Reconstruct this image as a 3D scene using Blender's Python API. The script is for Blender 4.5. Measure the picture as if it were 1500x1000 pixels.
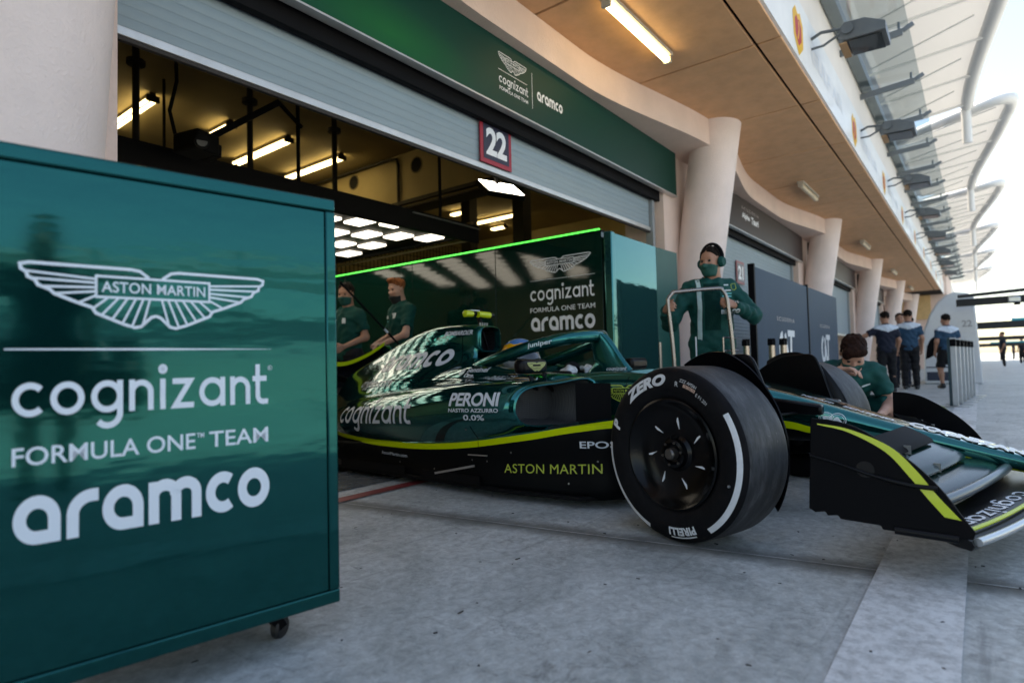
import bpy, bmesh, math, random
import numpy as np
from mathutils import Vector, Matrix, noise
from mathutils.bvhtree import BVHTree

random.seed(7)
rnd = random.Random(11)
SC = bpy.context.scene
for o in list(bpy.data.objects):
    bpy.data.objects.remove(o)
COL = SC.collection
R = math.radians

# ------------------------------------------------------------------ camera
cam_d = bpy.data.cameras.new('camera')
cam = bpy.data.objects.new('camera', cam_d)
COL.objects.link(cam)
YAW, PITCH, ROLL, CAM_H = R(37.8925), R(2.1967), R(1.4), 0.745
_f = Vector((math.cos(YAW)*math.cos(PITCH), math.sin(YAW)*math.cos(PITCH), math.sin(PITCH)))
_r = Vector((math.sin(YAW), -math.cos(YAW), 0))
_u = _r.cross(_f)
_u2 = _u*math.cos(ROLL) + _r*math.sin(ROLL)
_r2 = _r*math.cos(ROLL) - _u*math.sin(ROLL)
cam.matrix_world = Matrix(((_r2.x, _u2.x, -_f.x, 0), (_r2.y, _u2.y, -_f.y, 0), (_r2.z, _u2.z, -_f.z, CAM_H), (0, 0, 0, 1)))
cam_d.sensor_width = 36.0
cam_d.lens = 880/1500*36
cam_d.clip_start = 0.05
cam_d.clip_end = 3000
cam_d.dof.use_dof = True
cam_d.dof.focus_distance = 2.9
cam_d.dof.aperture_fstop = 1.9
SC.camera = cam

# ------------------------------------------------------------------ sky and sun
SUN_EL, SUN_AZ = R(58), R(62)          # sun stands behind the pit building: azimuth measured from +X towards +Y
world = bpy.data.worlds.new('World')
SC.world = world
world.use_nodes = True
wn = world.node_tree
bg = wn.nodes['Background']
sky = wn.nodes.new('ShaderNodeTexSky')
sky.sky_type = 'NISHITA'
sky.sun_disc = False
sky.sun_elevation = SUN_EL
sky.sun_rotation = R(90) - SUN_AZ
sky.air_density = 1.0
sky.dust_density = 1.0
wn.links.new(sky.outputs[0], bg.inputs[0])
bg.inputs[1].default_value = 0.12
sun_d = bpy.data.lights.new('sun', 'SUN')
sun_d.energy = 3.6
sun_d.angle = R(0.5)
sun_d.color = (1.0, 0.95, 0.87)
sun = bpy.data.objects.new('sun', sun_d)
COL.objects.link(sun)
_sd = Vector((math.cos(SUN_AZ)*math.cos(SUN_EL), math.sin(SUN_AZ)*math.cos(SUN_EL), math.sin(SUN_EL)))
sun.rotation_euler = _sd.to_track_quat('Z', 'Y').to_euler()

SC.view_settings.view_transform = 'Standard'
SC.view_settings.look = 'None'
SC.view_settings.exposure = 1.75
SC.view_settings.gamma = 1.0
SC.view_settings.use_curve_mapping = False
SC.view_settings.use_white_balance = True      # camera balanced for open shade
SC.view_settings.white_balance_temperature = 7850
SC.view_settings.white_balance_tint = 10
SC.cycles.max_bounces = 8
SC.cycles.glossy_bounces = 4
SC.cycles.diffuse_bounces = 4
SC.cycles.transmission_bounces = 6
SC.cycles.caustics_reflective = False
SC.cycles.caustics_refractive = False
SC.cycles.sample_clamp_indirect = 6.0
SC.cycles.use_denoising = True

# ------------------------------------------------------------------ materials
MATS = {}
def nd(nt, kind, **kw):
    n = nt.nodes.new(kind)
    for k, v in kw.items():
        if k in n.inputs.keys():
            n.inputs[k].default_value = v
        else:
            setattr(n, k, v)
    return n

def ramp(nt, stops, interp='LINEAR'):
    n = nt.nodes.new('ShaderNodeValToRGB')
    cr = n.color_ramp
    cr.interpolation = interp
    while len(cr.elements) > 1:
        cr.elements.remove(cr.elements[-1])
    for i, (p, c) in enumerate(stops):
        e = cr.elements[0] if i == 0 else cr.elements.new(p)
        e.position = p
        e.color = c if len(c) == 4 else (*c, 1)
    return n

def M(name, col, rough=0.5, metal=0.0, coat=0.0, coat_rough=0.03, var=0.0, vscale=6.0, bump=0.0, bscale=60.0,
      emit=None, estr=0.0, rvar=0.0, spec=0.5, stretch=None, alpha=None, trans=0.0):
    """Principled material: colour mottled by noise, uneven roughness and fine relief."""
    if name in MATS:
        return MATS[name]
    m = bpy.data.materials.new(name)
    m.use_nodes = True
    nt = m.node_tree
    p = nt.nodes['Principled BSDF']
    p.inputs['Base Color'].default_value = (*col, 1)
    p.inputs['Roughness'].default_value = rough
    p.inputs['Metallic'].default_value = metal
    p.inputs['Coat Weight'].default_value = coat
    p.inputs['Coat Roughness'].default_value = coat_rough
    p.inputs['Specular IOR Level'].default_value = spec
    p.inputs['Transmission Weight'].default_value = trans
    if alpha is not None:
        p.inputs['Alpha'].default_value = alpha
    if emit:
        p.inputs['Emission Color'].default_value = (*emit, 1)
        p.inputs['Emission Strength'].default_value = estr
    tc = nd(nt, 'ShaderNodeTexCoord')
    vec = tc.outputs['Object']
    if stretch:
        mp = nd(nt, 'ShaderNodeMapping')
        mp.inputs['Scale'].default_value = stretch
        nt.links.new(vec, mp.inputs[0])
        vec = mp.outputs[0]
    if var > 0:
        n1 = nd(nt, 'ShaderNodeTexNoise', Scale=vscale, Detail=6.0, Roughness=0.62)
        nt.links.new(vec, n1.inputs['Vector'])
        lo = tuple(max(0, c*(1-var)) for c in col)
        hi = tuple(min(1, c*(1+var)) for c in col)
        r1 = ramp(nt, [(0.3, lo), (0.7, hi)])
        nt.links.new(n1.outputs[0], r1.inputs[0])
        nt.links.new(r1.outputs[0], p.inputs['Base Color'])
    if rvar > 0:
        n2 = nd(nt, 'ShaderNodeTexNoise', Scale=vscale*2.3, Detail=5.0)
        nt.links.new(vec, n2.inputs['Vector'])
        mr = nd(nt, 'ShaderNodeMapRange')
        mr.inputs['From Min'].default_value = 0.3
        mr.inputs['From Max'].default_value = 0.7
        mr.inputs['To Min'].default_value = max(0.0, rough-rvar)
        mr.inputs['To Max'].default_value = min(1.0, rough+rvar)
        nt.links.new(n2.outputs[0], mr.inputs[0])
        nt.links.new(mr.outputs[0], p.inputs['Roughness'])
    if bump > 0:
        n3 = nd(nt, 'ShaderNodeTexNoise', Scale=bscale, Detail=4.0)
        nt.links.new(vec, n3.inputs['Vector'])
        b = nd(nt, 'ShaderNodeBump', Strength=1.0, Distance=bump)
        nt.links.new(n3.outputs[0], b.inputs['Height'])
        nt.links.new(b.outputs[0], p.inputs['Normal'])
    MATS[name] = m
    return m

# ------------------------------------------------------------------ mesh building
class MB:
    """Collects faces of ONE mesh object."""
    def __init__(s):
        s.v, s.f, s.m = [], [], []
    def add(s, verts, faces, mi=0):
        o = len(s.v)
        s.v.extend([tuple(map(float, p)) for p in verts])
        s.f.extend([tuple(i+o for i in f) for f in faces])
        s.m.extend([mi]*len(faces))
        return s
    def box(s, lo, hi, mi=0, mat=None):
        x0, y0, z0 = lo; x1, y1, z1 = hi
        vs = [(x0,y0,z0),(x1,y0,z0),(x1,y1,z0),(x0,y1,z0),(x0,y0,z1),(x1,y0,z1),(x1,y1,z1),(x0,y1,z1)]
        if mat is not None:
            vs = [mat @ Vector(q) for q in vs]
        return s.add(vs, [(0,3,2,1),(4,5,6,7),(0,1,5,4),(1,2,6,5),(2,3,7,6),(3,0,4,7)], mi)
    def cbox(s, c, d, rot=None, mi=0):
        """box of size d around c, turned by the matrix rot"""
        c = Vector(c); h = Vector(d)/2
        m = (Matrix.Translation(c) @ rot.to_4x4()) if rot is not None else Matrix.Translation(c)
        return s.box(-h, h, mi, m)
    def bar(s, a, b, w, h, up=(0,0,1), mi=0):
        a, b = Vector(a), Vector(b)
        d = (b-a); L = d.length; d.normalize()
        side = d.cross(Vector(up))
        if side.length < 1e-4:
            side = d.cross(Vector((1,0,0)))
        side.normalize(); u = side.cross(d)
        vs = []
        for t in (a, b):
            for sx, sy in ((-1,-1),(1,-1),(1,1),(-1,1)):
                vs.append(t + side*(sx*w/2) + u*(sy*h/2))
        return s.add(vs, [(0,1,2,3),(7,6,5,4),(0,4,5,1),(1,5,6,2),(2,6,7,3),(3,7,4,0)], mi)
    def tube(s, path, r, n=10, mi=0, caps=True, flat=1.0, up=None):
        """round tube along a path; r a number or a list; flat squeezes it across 'up'"""
        path = [Vector(p) for p in path]
        k = len(path)
        rs = r if isinstance(r, (list, tuple)) else [r]*k
        tang = []
        for i in range(k):
            t = path[min(i+1, k-1)] - path[max(i-1, 0)]
            tang.append(t.normalized())
        ref = Vector(up) if up else Vector((0,0,1))
        if abs(tang[0].dot(ref)) > 0.97:
            ref = Vector((1,0,0))
        nrm = (ref - tang[0]*ref.dot(tang[0])).normalized()
        vs = []
        for i in range(k):
            nrm = (nrm - tang[i]*nrm.dot(tang[i])).normalized()
            bn = tang[i].cross(nrm)
            for j in range(n):
                a = 2*math.pi*j/n
                vs.append(path[i] + nrm*(math.cos(a)*rs[i]) + bn*(math.sin(a)*rs[i]*flat))
        fs = []
        for i in range(k-1):
            for j in range(n):
                fs.append((i*n+j, i*n+(j+1)%n, (i+1)*n+(j+1)%n, (i+1)*n+j))
        if caps:
            fs.append(tuple(range(n-1, -1, -1)))
            fs.append(tuple((k-1)*n+j for j in range(n)))
        return s.add(vs, fs, mi)
    def cyl(s, a, b, r, n=16, mi=0, r2=None):
        return s.tube([a, b], [r, r if r2 is None else r2], n, mi)
    def lathe(s, prof, n=32, mat=None, mi=0, closed=False):
        """prof: (radius, axial) pairs, turned about the local Y axis"""
        k = len(prof)
        vs = []
        for i in range(n):
            a = 2*math.pi*i/n
            for (r, y) in prof:
                p = Vector((r*math.sin(a), y, r*math.cos(a)))
                vs.append(mat @ p if mat is not None else p)
        fs = []
        kk = k if closed else k-1
        for i in range(n):
            j = (i+1) % n
            for t in range(kk):
                t2 = (t+1) % k
                fs.append((i*k+t, j*k+t, j*k+t2, i*k+t2))
        return s.add(vs, fs, mi)
    def prism(s, poly, frame, thick, mi=0):
        """flat polygon in the plane of frame (4x4), given thickness along local z"""
        n = len(poly)
        vs = [frame @ Vector((x, y, 0)) for x, y in poly] + [frame @ Vector((x, y, thick)) for x, y in poly]
        fs = [tuple(range(n-1, -1, -1)), tuple(range(n, 2*n))]
        fs += [(i, (i+1) % n, n+(i+1) % n, n+i) for i in range(n)]
        return s.add(vs, fs, mi)
    def grid(s, rows, mi=0, close_u=False, close_v=False):
        k = len(rows); n = len(rows[0])
        vs = [p for row in rows for p in row]
        fs = []
        for i in range(k if close_u else k-1):
            i2 = (i+1) % k
            for j in range(n if close_v else n-1):
                j2 = (j+1) % n
                fs.append((i*n+j, i*n+j2, i2*n+j2, i2*n+j))
        return s.add(vs, fs, mi)
    def ball(s, c, rad, n=14, mat=None, mi=0):
        rad = rad if isinstance(rad, (tuple, list)) else (rad,)*3
        vs, fs = [], []
        h = n//2
        for i in range(h+1):
            th = math.pi*i/h
            for j in range(n):
                ph = 2*math.pi*j/n
                p = Vector((rad[0]*math.sin(th)*math.cos(ph), rad[1]*math.sin(th)*math.sin(ph), rad[2]*math.cos(th)))
                p = (mat @ p) if mat is not None else p
                vs.append(p + Vector(c))
        for i in range(h):
            for j in range(n):
                fs.append((i*n+j, (i+1)*n+j, (i+1)*n+(j+1) % n, i*n+(j+1) % n))
        return s.add(vs, fs, mi)
    def build(s, name, mats, parent=None, smooth=None, bevel=0.0, seg=2, doubles=False, recalc=True):
        me = bpy.data.meshes.new(name)
        me.from_pydata(s.v, [], s.f)
        mats = mats if isinstance(mats, (list, tuple)) else [mats]
        for m in mats:
            me.materials.append(m)
        if len(mats) > 1:
            me.polygons.foreach_set('material_index', s.m)
        if doubles or recalc:
            bm = bmesh.new(); bm.from_mesh(me)
            if doubles:
                bmesh.ops.remove_doubles(bm, verts=bm.verts, dist=1e-5)
                bmesh.ops.dissolve_degenerate(bm, edges=bm.edges, dist=1e-6)
            if recalc:
                bmesh.ops.recalc_face_normals(bm, faces=bm.faces)
            bm.to_mesh(me); bm.free()
        if smooth is not None:
            me.shade_smooth()
            me.set_sharp_from_angle(angle=R(smooth))
        me.update()
        o = bpy.data.objects.new(name, me)
        COL.objects.link(o)
        if parent is not None:
            o.parent = parent
        if bevel > 0:
            md = o.modifiers.new('bevel', 'BEVEL')
            md.width = bevel; md.segments = seg; md.limit_method = 'ANGLE'; md.angle_limit = R(40)
            md.harden_normals = False
            if smooth is None:
                me.shade_smooth(); me.set_sharp_from_angle(angle=R(35))
        return o

def tag(o, label=None, cat=None, group=None, kind=None):
    if label: o['label'] = label
    if cat: o['category'] = cat
    if group: o['group'] = group
    if kind: o['kind'] = kind
    return o

def thing(name, label, cat, loc=(0,0,0), rotz=0.0, group=None):
    o = bpy.data.objects.new(name, None)
    o.empty_display_size = 0.1
    COL.objects.link(o)
    o.location = loc
    o.rotation_euler = (0, 0, rotz)
    return tag(o, label, cat, group)

def copy_tree(o, parent=None):
    c = o.copy(); COL.objects.link(c); c.parent = parent
    for ch in list(o.children):
        copy_tree(ch, c)
    return c

def obj_copy(o, parent=None, loc=None):
    c = o.copy(); COL.objects.link(c); c.parent = parent
    if loc is not None: c.location = loc
    return c

# ------------------------------------------------------------------ lettering
def text2d(body, bold=0.0, shear=0.0, space=1.0):
    """built-in font -> flat triangles (numpy verts (n,2), faces), baseline at y=0, starts at x=0, cap height about 0.7"""
    cu = bpy.data.curves.new('t', 'FONT')
    cu.body = body
    cu.size = 1.0
    cu.offset = bold
    cu.shear = shear
    cu.space_character = space
    cu.resolution_u = 4
    cu.fill_mode = 'FRONT'
    o = bpy.data.objects.new('t', cu)
    COL.objects.link(o)
    dg = bpy.context.evaluated_depsgraph_get()
    me = bpy.data.meshes.new_from_object(o.evaluated_get(dg))
    v = np.array([p.co[:2] for p in me.vertices]) if len(me.vertices) else np.zeros((0, 2))
    f = [tuple(p.vertices) for p in me.polygons]
    bpy.data.objects.remove(o); bpy.data.curves.remove(cu); bpy.data.meshes.remove(me)
    if len(v): v[:, 0] -= v[:, 0].min()
    return v, f, np.zeros(len(v))

def stroke(path, w, closed=False):
    """ribbon of width w along a 2-D polyline"""
    p = np.array(path, float)
    n = len(p)
    L, Rr = [], []
    for i in range(n):
        if closed:
            a, b, c = p[i-1], p[i], p[(i+1) % n]
        else:
            a, b, c = p[max(i-1, 0)], p[i], p[min(i+1, n-1)]
        d1 = b-a; d2 = c-b
        l1 = np.hypot(*d1); l2 = np.hypot(*d2)
        d1 = d1/l1 if l1 > 1e-9 else d2/max(l2, 1e-9)
        d2 = d2/l2 if l2 > 1e-9 else d1
        n1 = np.array([-d1[1], d1[0]]); n2 = np.array([-d2[1], d2[0]])
        m = n1+n2
        ml = np.hypot(*m)
        m = m/ml if ml > 1e-6 else n1
        s = 1/max(0.45, m @ n1)
        ww = w[i] if hasattr(w, '__len__') else w
        L.append(b + m*s*ww/2); Rr.append(b - m*s*ww/2)
    v = np.array(L + Rr)
    f = []
    for i in range(n if closed else n-1):
        j = (i+1) % n
        f.append((i, n+i, n+j, j))
    return v, f

def arc(cx, cy, r, a0, a1, n=20, ry=None):
    ry = r if ry is None else ry
    return [(cx + r*math.cos(math.radians(a0+(a1-a0)*i/n)), cy + ry*math.sin(math.radians(a0+(a1-a0)*i/n))) for i in range(n+1)]

def combine(items):
    """items: (verts, faces) or (verts, faces, layer) -> one flat figure; overlapping strokes get their own hair-thin layer"""
    V, F, Z = [], [], []
    o = 0
    for k, it in enumerate(items):
        v, f = it[0], it[1]
        z = np.full(len(v), k*0.00006) if len(it) == 2 else np.asarray(it[2]) + k*0.00006
        V.append(np.asarray(v, float)); F += [tuple(i+o for i in q) for q in f]; Z.append(z)
        o += len(v)
    return np.vstack(V), F, np.concatenate(Z)

def place2d(fig, x=0, y=0, w=None, h=None, sx=1.0):
    """scale a figure to width w (or height h) and move its lower-left corner to x, y"""
    v, f, z = fig
    v = v.copy()
    mn = v.min(0); mx = v.max(0)
    v -= mn
    if w is not None and h is not None:
        v *= np.array([w/(mx[0]-mn[0]), h/(mx[1]-mn[1])])
    elif w is not None:
        v *= w/(mx[0]-mn[0])
    elif h is not None:
        v *= h/(mx[1]-mn[1])
        v[:, 0] *= sx
    return v + np.array([x, y]), f, z

def glyph_word(word, glyphs, w, gap):
    """word in a round monoline face; glyphs: name -> (advance, list of (path, closed))"""
    items = []; x = 0
    for ch in word:
        adv, strokes = glyphs[ch]
        for path, closed in strokes:
            p = np.array(path, float) + np.array([x, 0])
            items.append(stroke(p, w, closed))
        x += adv + gap
    return combine(items)

# round thin lower-case face (x-height 1)
def _thin():
    g = {}
    w = 0.19; h = w/2
    g['c'] = (0.86, [(arc(0.5, 0.5, 0.5-h, 45, 315, 26), False)])
    g['o'] = (1.0, [(arc(0.5, 0.5, 0.5-h, 0, 360, 34)[:-1], True)])
    g['g'] = (1.0, [(arc(0.5, 0.5, 0.5-h, 0, 360, 34)[:-1], True), ([(1-h, 1.0), (1-h, 0.3), (1-h, 0.0)] + arc(0.52, -0.02, 0.48-h, 0, -140, 16), False)])
    g['n'] = (0.82, [([(h, 0), (h, 1.0)], False), ([(h, 0.5)] + arc(0.41, 0.58, 0.41-h, 170, 0, 16) + [(0.82-h, 0)], False)])
    g['i'] = (0.24, [([(0.12, 0), (0.12, 1.0)], False), (arc(0.12, 1.32, 0.065, 0, 360, 12)[:-1], True)])
    g['z'] = (0.8, [([(0.02, 1-h), (0.66, 1-h), (0.12, h), (0.8, h)], False)])
    g['a'] = (1.0, [(arc(0.5, 0.5, 0.5-h, 0, 360, 34)[:-1], True), ([(1-h, 0), (1-h, 1.0)], False)])
    g['t'] = (0.56, [([(0.12, 1.42), (0.12, 0.32)] + arc(0.36, 0.3, 0.24, 180, 290, 10) + [(0.56, 0.06)], False), ([(-0.1, 1-h), (0.5, 1-h)], False)])
    return g, w
THIN, THIN_W = _thin()
def fig_round_word():
    return glyph_word('cognizant', THIN, THIN_W, 0.2)

# heavy round lower-case face
def _heavy():
    g = {}
    w = 0.27; h = w/2
    def bowl(cx):
        return arc(cx, 0.5, 0.5-h, 0, 360, 34)[:-1]
    g['a'] = (1.0, [([(1-h, h), (1-h, 0.5)] + arc(0.5, 0.5, 0.5-h, 6, 264, 28) + [(0.5, h)], True)])
    g['r'] = (0.68, [([(h, 0), (h, 0.44)] + arc(0.58, 0.48, 0.58-h, 178, 92, 12, 0.52-h) + [(0.72, 1-h)], False)])
    g['m'] = (1.42, [([(h, 0), (h, 0.96)], False), ([(h, 0.62)] + arc(0.43, 0.62, 0.43-h, 170, 0, 14, 0.38-h) + [(0.86-h, 0)], False),
                     ([(0.86-h, 0.62)] + arc(0.99, 0.62, 0.43-h, 170, 0, 14, 0.38-h) + [(1.42-h, 0)], False)])
    g['c'] = (0.82, [(arc(0.5, 0.5, 0.5-h, 52, 308, 26), False)])
    g['o'] = (1.0, [(bowl(0.5), True)])
    return g, w
HEAVY, HEAVY_W = _heavy()
def fig_heavy_word():
    return glyph_word('aramco', HEAVY, HEAVY_W, 0.13)

def fig_wings(lettered=True, w=0.011):
    """outline of a pair of spread wings around a name plate; width 1, centred on x=0"""
    it = []
    half = [(0.028, 0.052), (0.065, 0.078), (0.10, 0.083), (0.47, 0.083), (0.5, 0.076), (0.497, 0.058), (0.478, 0.046), (0.475, 0.03), (0.45, 0.018),
            (0.44, 0.0), (0.40, -0.015), (0.385, -0.03), (0.30, -0.062), (0.25, -0.078), (0.235, -0.1), (0.13, -0.142), (0.085, -0.155), (0.06, -0.15), (0.02, -0.112), (0.0, -0.105)]
    for s in (1, -1):
        it.append(stroke([(s*x, y) for x, y in half], w))
    plate = [(-0.235, -0.035), (0.235, -0.035), (0.235, 0.048), (-0.235, 0.048)]
    it.append(stroke(plate, w*0.8, True))
    for s in (1, -1):
        for a, b in (((0.235, 0.035), (0.478, 0.05)), ((0.235, 0.02), (0.463, 0.024)), ((0.235, 0.002), (0.43, -0.005)), ((0.235, -0.014), (0.385, -0.03)),
                     ((0.235, -0.03), (0.30, -0.062)), ((0.19, -0.037), (0.25, -0.085)), ((0.15, -0.037), (0.215, -0.108)), ((0.115, -0.037), (0.175, -0.124)),
                     ((0.082, -0.037), (0.135, -0.139)), ((0.052, -0.037), (0.098, -0.152)), ((0.025, -0.037), (0.055, -0.147))):
            it.append(stroke([(s*a[0], a[1]), (s*b[0], b[1])], w*0.72))
    if lettered:
        t = place2d(text2d('ASTON MARTIN', 0.012, 0, 1.02), -0.215, -0.015, w=0.43, h=0.044)
        it.append(t)
    return combine(it)

def flat_sheet(name, fig, mat, parent, frame, lift=0.0012):
    """print lying on a plane: frame maps figure x,y to the surface, z outwards"""
    v, f, z = fig
    mb = MB()
    mb.add([frame @ Vector((p[0], p[1], lift+zz)) for p, zz in zip(v, z)], f)
    o = mb.build(name, mat, parent, recalc=False)
    return o

def frame_of(origin, xdir, ydir):
    x = Vector(xdir).normalized(); y = Vector(ydir).normalized(); z = x.cross(y)
    return Matrix(((x.x, y.x, z.x, origin[0]), (x.y, y.y, z.y, origin[1]), (x.z, y.z, z.z, origin[2]), (0,0,0,1)))

def refine(fig, tol):
    """cut the triangles of a figure so that it can follow a curved surface"""
    v, f, z = fig
    bm = bmesh.new()
    vs = [bm.verts.new((p[0], p[1], zz)) for p, zz in zip(v, z)]
    for q in f:
        try: bm.faces.new([vs[i] for i in q])
        except ValueError: pass
    bmesh.ops.triangulate(bm, faces=bm.faces)
    for _ in range(4):
        long = [e for e in bm.edges if e.calc_length() > tol]
        if not long: break
        bmesh.ops.subdivide_edges(bm, edges=long, cuts=1)
        bmesh.ops.triangulate(bm, faces=bm.faces)
    bm.verts.index_update()
    V = np.array([p.co[:] for p in bm.verts]); F = [tuple(x.index for x in q.verts) for q in bm.faces]
    bm.free()
    return V[:, :2], F, V[:, 2]

# ------------------------------------------------------------------ smooth lofts
def catmull(P, n, closed=False):
    """Catmull-Rom through the points P (k,d), n samples per span"""
    P = np.asarray(P, float); k = len(P)
    out = []
    spans = k if closed else k-1
    for i in range(spans):
        if closed:
            p0, p1, p2, p3 = P[(i-1) % k], P[i], P[(i+1) % k], P[(i+2) % k]
        else:
            p1, p2 = P[i], P[i+1]
            p0 = P[i-1] if i > 0 else 2*p1-p2
            p3 = P[i+2] if i+2 < k else 2*p2-p1
        for j in range(n):
            t = j/n
            out.append(0.5*((2*p1) + (-p0+p2)*t + (2*p0-5*p1+4*p2-p3)*t*t + (-p0+3*p1-3*p2+p3)*t**3))
    if not closed:
        out.append(P[-1])
    return np.array(out)

def loft(sections, n_round=4, n_along=5, closed=True):
    """sections: list of equal-length rings of 3-D points -> smooth rows"""
    S = [catmull(s, n_round, closed) for s in sections]
    S = np.array(S)                      # k, n, 3
    k, n, _ = S.shape
    return catmull(S.reshape(k, -1), n_along, False).reshape(-1, n, 3)
# ================================================================== SETTING
# X runs along the pit building, away from the camera; +Y goes into the garages; z = 0 is the pit lane
def concrete():
    m = bpy.data.materials.new('concrete'); m.use_nodes = True
    nt = m.node_tree; p = nt.nodes['Principled BSDF']
    tc = nd(nt, 'ShaderNodeTexCoord'); P = tc.outputs['Object']
    def noise_(scale, detail=8.0, rough=0.6, vec=P, dist=0.0):
        n = nd(nt, 'ShaderNodeTexNoise', Scale=scale, Detail=detail, Roughness=rough, Distortion=dist)
        nt.links.new(vec, n.inputs['Vector']); return n.outputs[0]
    def math_(op, a, b=None, clamp=False):
        n = nd(nt, 'ShaderNodeMath', operation=op, use_clamp=clamp)
        for i, q in enumerate((a, b)):
            if q is None: continue
            if isinstance(q, (int, float)): n.inputs[i].default_value = q
            else: nt.links.new(q, n.inputs[i])
        return n.outputs[0]
    def mix_(fac, a, b):
        n = nd(nt, 'ShaderNodeMix', data_type='RGBA')
        nt.links.new(fac, n.inputs[0])
        for i, q in ((6, a), (7, b)):
            if isinstance(q, tuple): n.inputs[i].default_value = (*q, 1)
            else: nt.links.new(q, n.inputs[i])
        return n.outputs[2]
    r0 = ramp(nt, [(0.28, (0.25, 0.27, 0.26)), (0.46, (0.42, 0.44, 0.425)), (0.6, (0.51, 0.53, 0.515)), (0.78, (0.62, 0.64, 0.625))])
    nt.links.new(noise_(1.5, 12, 0.72, dist=1.1), r0.inputs[0])
    col = r0.outputs[0]
    # trowel streaks and scuffs
    mp = nd(nt, 'ShaderNodeMapping'); mp.inputs['Scale'].default_value = (9, 2.2, 1); mp.inputs['Rotation'].default_value = (0, 0, 0.9)
    nt.links.new(P, mp.inputs[0])
    s1 = ramp(nt, [(0.60, (0,0,0)), (0.72, (1,1,1))]); nt.links.new(noise_(1.6, 9, 0.7, mp.outputs[0], 1.5), s1.inputs[0])
    col = mix_(math_('MULTIPLY', s1.outputs[0], 0.6), col, (0.13, 0.13, 0.125))
    s2 = ramp(nt, [(0.56, (0,0,0)), (0.66, (1,1,1))]); nt.links.new(noise_(6.5, 8, 0.72, dist=1.2), s2.inputs[0])
    s2m = ramp(nt, [(0.52, (0,0,0)), (0.62, (1,1,1))]); nt.links.new(noise_(0.9, 3, 0.5), s2m.inputs[0])
    col = mix_(math_('MULTIPLY', math_('MULTIPLY', s2.outputs[0], s2m.outputs[0]), 0.6), col, (0.11, 0.11, 0.105))
    s3 = ramp(nt, [(0.66, (0,0,0)), (0.74, (1,1,1))]); nt.links.new(noise_(11, 6, 0.6, dist=2.0), s3.inputs[0])
    col = mix_(math_('MULTIPLY', s3.outputs[0], 0.65), col, (0.58, 0.585, 0.57))
    # grain
    gr_ = ramp(nt, [(0.34, (0.60, 0.60, 0.60)), (0.66, (1.30, 1.30, 1.30))]); nt.links.new(noise_(26, 12, 0.8, dist=0.5), gr_.inputs[0])
    gm = nd(nt, 'ShaderNodeMix', data_type='RGBA', blend_type='MULTIPLY'); gm.inputs[0].default_value = 1.0; nt.links.new(col, gm.inputs[6]); nt.links.new(gr_.outputs[0], gm.inputs[7]); col = gm.outputs[2]
    # specks of rubber
    vo = nd(nt, 'ShaderNodeTexVoronoi', Scale=9.0); nt.links.new(P, vo.inputs['Vector'])
    s4 = ramp(nt, [(0.035, (1,1,1)), (0.06, (0,0,0))]); nt.links.new(vo.outputs['Distance'], s4.inputs[0])
    s4m = ramp(nt, [(0.56, (0,0,0)), (0.6, (1,1,1))]); nt.links.new(noise_(5.2, 2, 0.5), s4m.inputs[0])
    col = mix_(math_('MULTIPLY', s4.outputs[0], s4m.outputs[0]), col, (0.04, 0.04, 0.04))
    # hairline cracks in scattered patches
    v2 = nd(nt, 'ShaderNodeTexVoronoi', Scale=1.1); v2.feature = 'DISTANCE_TO_EDGE'
    wv = nd(nt, 'ShaderNodeTexNoise', Scale=2.2, Detail=6.0, Roughness=0.7); nt.links.new(P, wv.inputs['Vector'])
    va = nd(nt, 'ShaderNodeVectorMath', operation='ADD'); nt.links.new(P, va.inputs[0]); nt.links.new(wv.outputs['Color'], va.inputs[1]); nt.links.new(va.outputs[0], v2.inputs['Vector'])
    s6 = ramp(nt, [(0.004, (1,1,1)), (0.011, (0,0,0))]); nt.links.new(v2.outputs['Distance'], s6.inputs[0])
    s6m = ramp(nt, [(0.53, (0,0,0)), (0.58, (1,1,1))]); nt.links.new(noise_(1.7, 2, 0.5), s6m.inputs[0])
    col = mix_(math_('MULTIPLY', math_('MULTIPLY', s6.outputs[0], s6m.outputs[0]), 0.3), col, (0.09, 0.09, 0.085))
    # dark arcs of rubber
    mp3 = nd(nt, 'ShaderNodeMapping'); mp3.inputs['Scale'].default_value = (0.7, 14, 1); mp3.inputs['Rotation'].default_value = (0, 0, -0.35); nt.links.new(P, mp3.inputs[0])
    s7 = ramp(nt, [(0.62, (0,0,0)), (0.70, (1,1,1))]); nt.links.new(noise_(1.1, 5, 0.6, mp3.outputs[0], 0.4), s7.inputs[0])
    col = mix_(math_('MULTIPLY', s7.outputs[0], 0.35), col, (0.10, 0.10, 0.10))
    # dirt gathered along the slab joint that crosses in front of the garage
    sep = nd(nt, 'ShaderNodeSeparateXYZ'); nt.links.new(P, sep.inputs[0])
    line = math_('ADD', math_('MULTIPLY', sep.outputs[1], 0.148), sep.outputs[0])
    d = math_('ABSOLUTE', math_('SUBTRACT', line, 2.478))
    wob = math_('MULTIPLY', math_('SUBTRACT', noise_(5.0, 8, 0.7), 0.5), 0.16)
    d2 = math_('ADD', d, wob)
    s5 = ramp(nt, [(0.0, (1,1,1)), (0.045, (0.8,0.8,0.8)), (0.12, (0,0,0))]); nt.links.new(d2, s5.inputs[0])
    col = mix_(math_('MULTIPLY', s5.outputs[0], 0.85), col, (0.10, 0.097, 0.085))
    nt.links.new(col, p.inputs['Base Color'])
    rr = nd(nt, 'ShaderNodeMapRange'); rr.inputs['To Min'].default_value = 0.42; rr.inputs['To Max'].default_value = 0.72
    nt.links.new(noise_(2.4, 6), rr.inputs[0]); nt.links.new(rr.outputs[0], p.inputs['Roughness'])
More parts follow.
